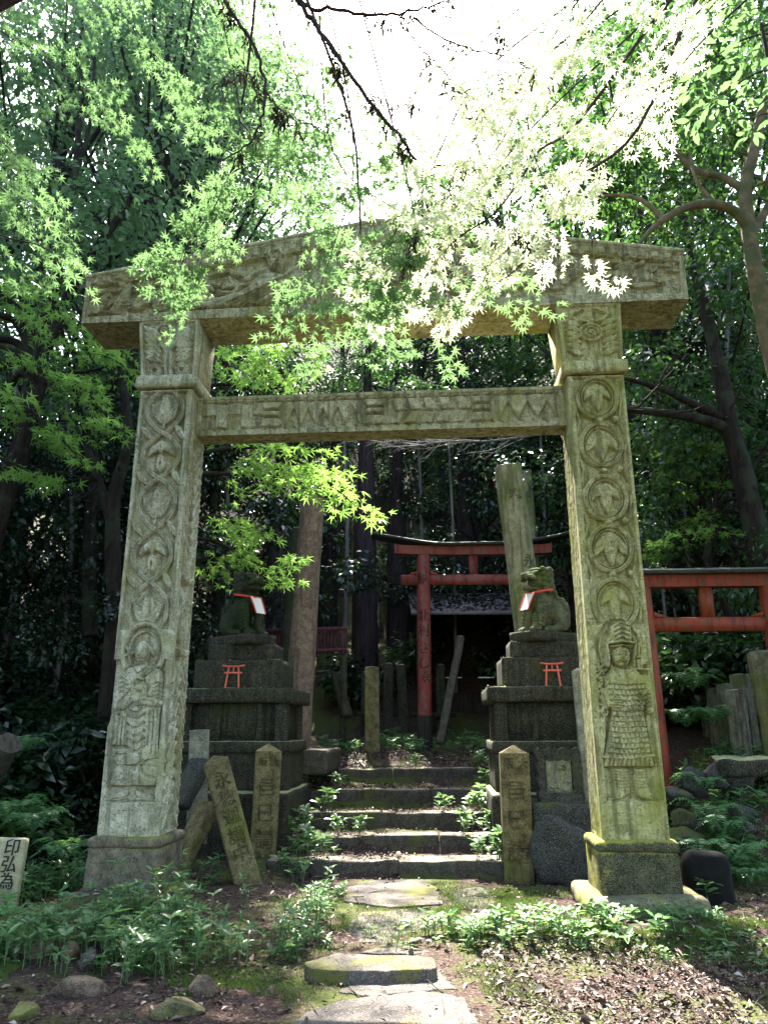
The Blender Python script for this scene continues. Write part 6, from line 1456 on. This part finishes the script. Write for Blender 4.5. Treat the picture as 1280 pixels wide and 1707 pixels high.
lt = {'l': ('leafy plant growing along the left side of the stone steps', 'plants along the left of the steps'), 'r': ('leafy plant growing along the right side of the stone steps', 'plants along the right of the steps'), 'c': ('leafy plant sprouting from a riser in the middle of the steps', 'plants in the middle of the steps'), 't': ('leafy plant on the dark landing in front of the red torii', 'plants on the landing'), 'p': ('leafy plant at the foot of the stake and boulder right of the steps', 'plants by the right stake'), 'b': ('pale two leaved plant by the black round topped stone', None)}
for u, v, k in ls:
    best = None
    for Y in np.arange(6, 16, .04):
        p = P(u, v, Y)
        if p[2] <= surf(p[0], Y) + .06: best = p; break
    if best is None: continue
    o = lp if first else copy_tree(lp); first = False; o.location = (best[0], best[1] + .05, surf(best[0], best[1] + .05) - .01); o.rotation_euler = (0, 0, u * .7); s = .85 + (u * 7 % 10) / 18; o.scale = (s, s, s); o['label'] = lt[k][0]
    if lt[k][1]: o['group'] = lt[k][1]
    elif 'group' in o: del o['group']

# ------------------------------------------------------------------ ground cover
def cover(label, name, cat, pts, mat, seed, hr=(.06, .22), nl=6, leaf=.085, tm=T_OVAL):
    rng = np.random.default_rng(seed); acc = []; st = MB(); z = gz(pts[:, 0], pts[:, 1])
    for (x, y), zz in zip(pts, z): herb_points(rng, np.array([x, y, zz]), rng.uniform(*hr), nl, leaf * rng.uniform(.7, 1.3), acc, st)
    mb = acc_mesh(acc, tm); mb.add(np.concatenate(st.V), np.concatenate(st.F)); return tag(mb.build(name, M[mat], None, False), label, cat, None, 'stuff')
rng = np.random.default_rng(81)
c = rng.uniform((-5.2, 5.2), (-.35, 8.6), (3300, 2)); n = fbm(np.c_[c, c[:, 0] * 0], 1.1, 3, 2)
lim_l = -.55 - .35 * sm(c[:, 1], 5.2, 6.4) * 0 - .9 * (1 - sm(c[:, 1], 5.3, 6.0)); dens = sm(n, -.5, .55) * sm(c[:, 1], 4.8 + .6 * (c[:, 0] < -1.7), 5.8); keep = (rng.random(len(c)) < dens) & (c[:, 0] < lim_l)
cover('dense low leafy undergrowth spreading in front of the left pillar', 'undergrowth', 'undergrowth', c[keep], 'leaf_herb', 82, (.03, .26), 7, .078)
k2 = keep & (rng.random(len(c)) < .12)
cover('scattered narrow leaved weeds growing through the left undergrowth', 'weeds', 'weeds', c[k2] + .07, 'leaf_fern', 87, (.12, .34), 11, .10, T_NARROW)
c = np.concatenate([rng.normal((.98, 6.35), (.42, .15), (64, 2)), rng.normal((1.6, 6.25), (.38, .2), (52, 2)), rng.normal((.42, 6.42), (.12, .10), (12, 2))])
cover('clump of low broad leaved herbs across the middle of the path front', 'undergrowth', 'undergrowth', c, 'leaf_herb', 83, (.02, .17), 6, .085)
c = np.concatenate([rng.uniform((1.85, 6.55), (2.75, 6.85), (120, 2)), rng.uniform((-.75, 6.2), (-.4, 8.4), (90, 2)), rng.normal((2.7, 5.9), (.5, .2), (60, 2))])
cover('tiny creeping leaves along the footing slab and the path edges', 'creeping_leaves', 'ground cover', c, 'leaf_herb', 84, (.02, .09), 6, .05)
c = rng.uniform((-7.5, 8.0), (-3.3, 11.5), (700, 2)); cover('dark leafy ground cover in the shade left of the gate', 'shade_plants', 'ground cover', c, 'leaf_dark', 85, (.1, .4), 6, .13)
c = np.concatenate([rng.uniform((3.0, 8.6), (5.6, 10.8), (420, 2)), rng.uniform((-1.2, 14.2), (2.6, 14.9), (110, 2))]); cover('leafy ground cover on the right bank and along the landing edge', 'bank_plants', 'ground cover', c, 'leaf_fern', 86, (.06, .25), 6, .11)
# moss
def moss_patch(label, c, s, n, seed):
    rng = np.random.default_rng(seed); p = np.concatenate([rng.normal(a, b, (int(n * w), 2)) for a, b, w in zip(c, s, [1 / len(c)] * len(c))]); k = fbm(np.c_[p, p[:, 0] * 0], 2.6, 4, 2) > -.25; p = p[k]; z = gz(p[:, 0], p[:, 1]) - .004; m = len(p)
    V, Fc = field(T_BLADE, np.c_[p, z], rng.normal(0, 1, (m, 3)), np.c_[rng.normal(0, .45, (m, 2)), np.ones(m)], rng.uniform(.014, .04, m)); mb = MB(); mb.add(V, Fc); return tag(mb.build('moss', M['moss'], None, False), label, 'moss', None, 'stuff')
moss_patch('bright green moss bed at the right of the path front', [(2.5, 6.05), (3.2, 6.2), (1.9, 6.5), (1.2, 7.4), (2.4, 6.3)], [(.5, .25), (.5, .25), (.4, .3), (.5, .35), (.6, .2)], 42000, 91)
moss_patch('green moss patches at lower left and along the left path edge', [(-1.55, 5.55), (-1.2, 5.2), (-.75, 5.3), (-.55, 6.7), (-2.4, 5.5)], [(.35, .2), (.25, .2), (.2, .35), (.15, .5), (.2, .15)], 17000, 92)
moss_patch('low moss carpet over the trodden ground between the steps and the raised slab', [(.4, 7.6), (1.2, 8.1), (-.2, 6.7), (1.3, 7.2)], [(.7, .4), (.5, .3), (.5, .3), (.6, .4)], 26000, 94)
moss_patch('moss fringe along the right edge of the bottom paving stones', [(.72, 5.2), (.62, 6.9), (.75, 7.8)], [(.16, .3), (.14, .4), (.3, .4)], 9000, 93)
# fallen leaves
def ledge_litter():  # leaves added mostly along the ledge edges to imitate bright rim light
    rng = np.random.default_rng(96); mb = MB()
    for root, s in ((ped_r, 1), (ped_l, -1)):
        for z, ins, n in ((ZE['plinth'], -.02, 150), (ZE['corn'], -.055, 190), (ZE['t2'], .16, 120), (ZE['t1'], .29, 60)):
            W, D = 1.5 - 2 * ins, 1.25 - 2 * ins; x = rng.uniform(-W / 2 + .02, W / 2 - .02, n); y = rng.uniform(-D / 2, -D / 2 + .17, n); k = rng.random(n) < .35; y = np.where(k, rng.uniform(-D / 2 + .02, D / 2 - .02, n), y); x = np.where(k, np.sign(rng.normal(size=n)) * (W / 2 - rng.uniform(.01, .15, n)), x)
            p = np.array([ped_pt(root, s * .75 + a, .625 + b, z + rng.uniform(.003, .014)) for a, b in zip(x, y)]); V, Fc = field(T_NARROW, p, rng.normal(0, 1, (n, 3)), np.c_[rng.normal(0, .35, (n, 2)), np.ones(n)], rng.uniform(.02, .06, n)); mb.add(V, Fc)
    tag(mb.build('fallen_leaves', M['litter'], None, False), 'small pale fallen leaves added as bright rims on the ledges of both pedestals', 'leaf litter', None, 'stuff')
ledge_litter()
def litter():
    rng = np.random.default_rng(95); A = np.concatenate([rng.uniform((-5.5, 4.0), (5.6, 9.3), (30000, 2)), rng.uniform((.5, 4.4), (4.5, 6.2), (14000, 2))]); B2 = rng.uniform((-1.5, 8.9), (1.7, 14.8), (12000, 2)); C2 = np.concatenate([rng.uniform((-8, 9), (8, 22), (9000, 2)), rng.uniform((-1.3, 12.9), (1.7, 14.6), (9000, 2))]); p = np.concatenate([A, B2, C2])
    n = fbm(np.c_[p, p[:, 0] * 0], .9, 6, 2); path = (np.abs(p[:, 0] - .05) < .62) & (p[:, 1] < 8.8); herb = (p[:, 0] < -.5) & (p[:, 1] > 5.9) & (p[:, 1] < 9); keep = rng.random(len(p)) < np.where(path, .16, np.where(herb, .5, sm(n, -.7, .25) * .9 + .1)); p = p[keep]; m = len(p)
    z = gz(p[:, 0], p[:, 1])
    for k in range(5):
        i = (p[:, 1] > SY[k] - .01) & (p[:, 1] < SY[k] + .35) & (p[:, 0] > SX0 - .12) & (p[:, 0] < SX1 + .1); z = np.where(i, np.maximum(z, SZ[k] + .008), z)
    z = z + rng.uniform(.004, .022, m); big = rng.random(m) < .07; s = np.where(big, rng.uniform(.06, .10, m), rng.uniform(.012, .05, m)) * (1 + .04 * np.maximum(0, p[:, 1] - 9))
    nrm = np.c_[rng.normal(0, .42, (m, 2)), np.ones(m)]; d = rng.normal(0, 1, (m, 3)); nar = rng.random(m) < .55; mb = MB()
    for sel, tm in ((nar, (T_NARROW[0] * np.array([1.2, 1, 1.6]), T_NARROW[1])), (~nar, (T_RHOMB[0] * np.array([1, 1, 1.8]), T_RHOMB[1]))): V, Fc = field(tm, np.c_[p, z][sel], d[sel], nrm[sel], s[sel]); mb.add(V, Fc)
    tag(mb.build('fallen_leaves', M['litter'], None, False), 'brown and pale fallen leaves scattered over soil and steps', 'leaf litter', None, 'stuff')
litter()
mb = MB(); rg = np.random.default_rng(97)
for k in range(70):
    x, y = rg.uniform(-4.5, 4.5), rg.uniform(4.5, 9); L = rg.uniform(.12, .4); a = rg.uniform(0, PI); z = gz1(x, y) + .015; d = np.array([math.cos(a) * L / 2, math.sin(a) * L / 2, rg.normal(0, .012)]); c = np.array([x, y, z]); tube(mb, [c - d, c + rg.normal(0, .01, 3), c + d], [.005, .003], 5, 5)
tag(mb.build('fallen_twigs', M['wood_grey'], None), 'thin broken twigs lying among the fallen leaves', 'twigs', None, 'stuff')

# ------------------------------------------------------------------ light, sky, camera
SUN_EL, SUN_AZ = R(55), R(-4)
w = bpy.data.worlds.new('World'); SC.world = w; w.use_nodes = True; nt = w.node_tree; bg = nt.nodes['Background']; sky = nt.nodes.new('ShaderNodeTexSky'); sky.sky_type = 'NISHITA'; sky.sun_disc = False
sky.sun_elevation = SUN_EL; sky.sun_rotation = SUN_AZ; sky.air_density = 1.0; sky.dust_density = 2.0; sky.ozone_density = .6; nt.links.new(sky.outputs[0], bg.inputs[0]); bg.inputs[1].default_value = .15
ld = bpy.data.lights.new('sun', 'SUN'); ld.energy = 5.0; ld.angle = R(.5); ld.color = (1, .95, .85); lo = bpy.data.objects.new('sun', ld); COL.objects.link(lo)
sv = Vector((math.sin(SUN_AZ) * math.cos(SUN_EL), math.cos(SUN_AZ) * math.cos(SUN_EL), math.sin(SUN_EL))); lo.rotation_euler = (-sv).to_track_quat('-Z', 'Y').to_euler(); lo.location = (0, 10, 30)
cd = bpy.data.cameras.new('camera'); cam = bpy.data.objects.new('camera', cd); COL.objects.link(cam); SC.camera = cam
cd.sensor_fit = 'VERTICAL'; cd.sensor_height = 36; cd.lens = 36 * F / 1707; cd.clip_end = 600; cd.clip_start = .05
right = Vector((1, 0, 0)); up = Vector((0, -SP, CP)); fwd = Vector((0, CP, SP)); c, s = math.cos(ROLL), math.sin(ROLL)
r2 = right * c - up * s; u2 = right * s + up * c
cam.matrix_world = Matrix(((r2.x, u2.x, -fwd.x, 0), (r2.y, u2.y, -fwd.y, 0), (r2.z, u2.z, -fwd.z, EYE), (0, 0, 0, 1)))
vs = SC.view_settings; vs.view_transform = 'Standard'; vs.look = 'None'; vs.exposure = 2.9; vs.gamma = 1; vs.use_curve_mapping = False
SC.render.engine = 'CYCLES'; cy = SC.cycles; cy.max_bounces = 6; cy.diffuse_bounces = 3; cy.glossy_bounces = 2; cy.transmission_bounces = 4; cy.transparent_max_bounces = 4; cy.use_denoising = True; cy.sample_clamp_indirect = 6
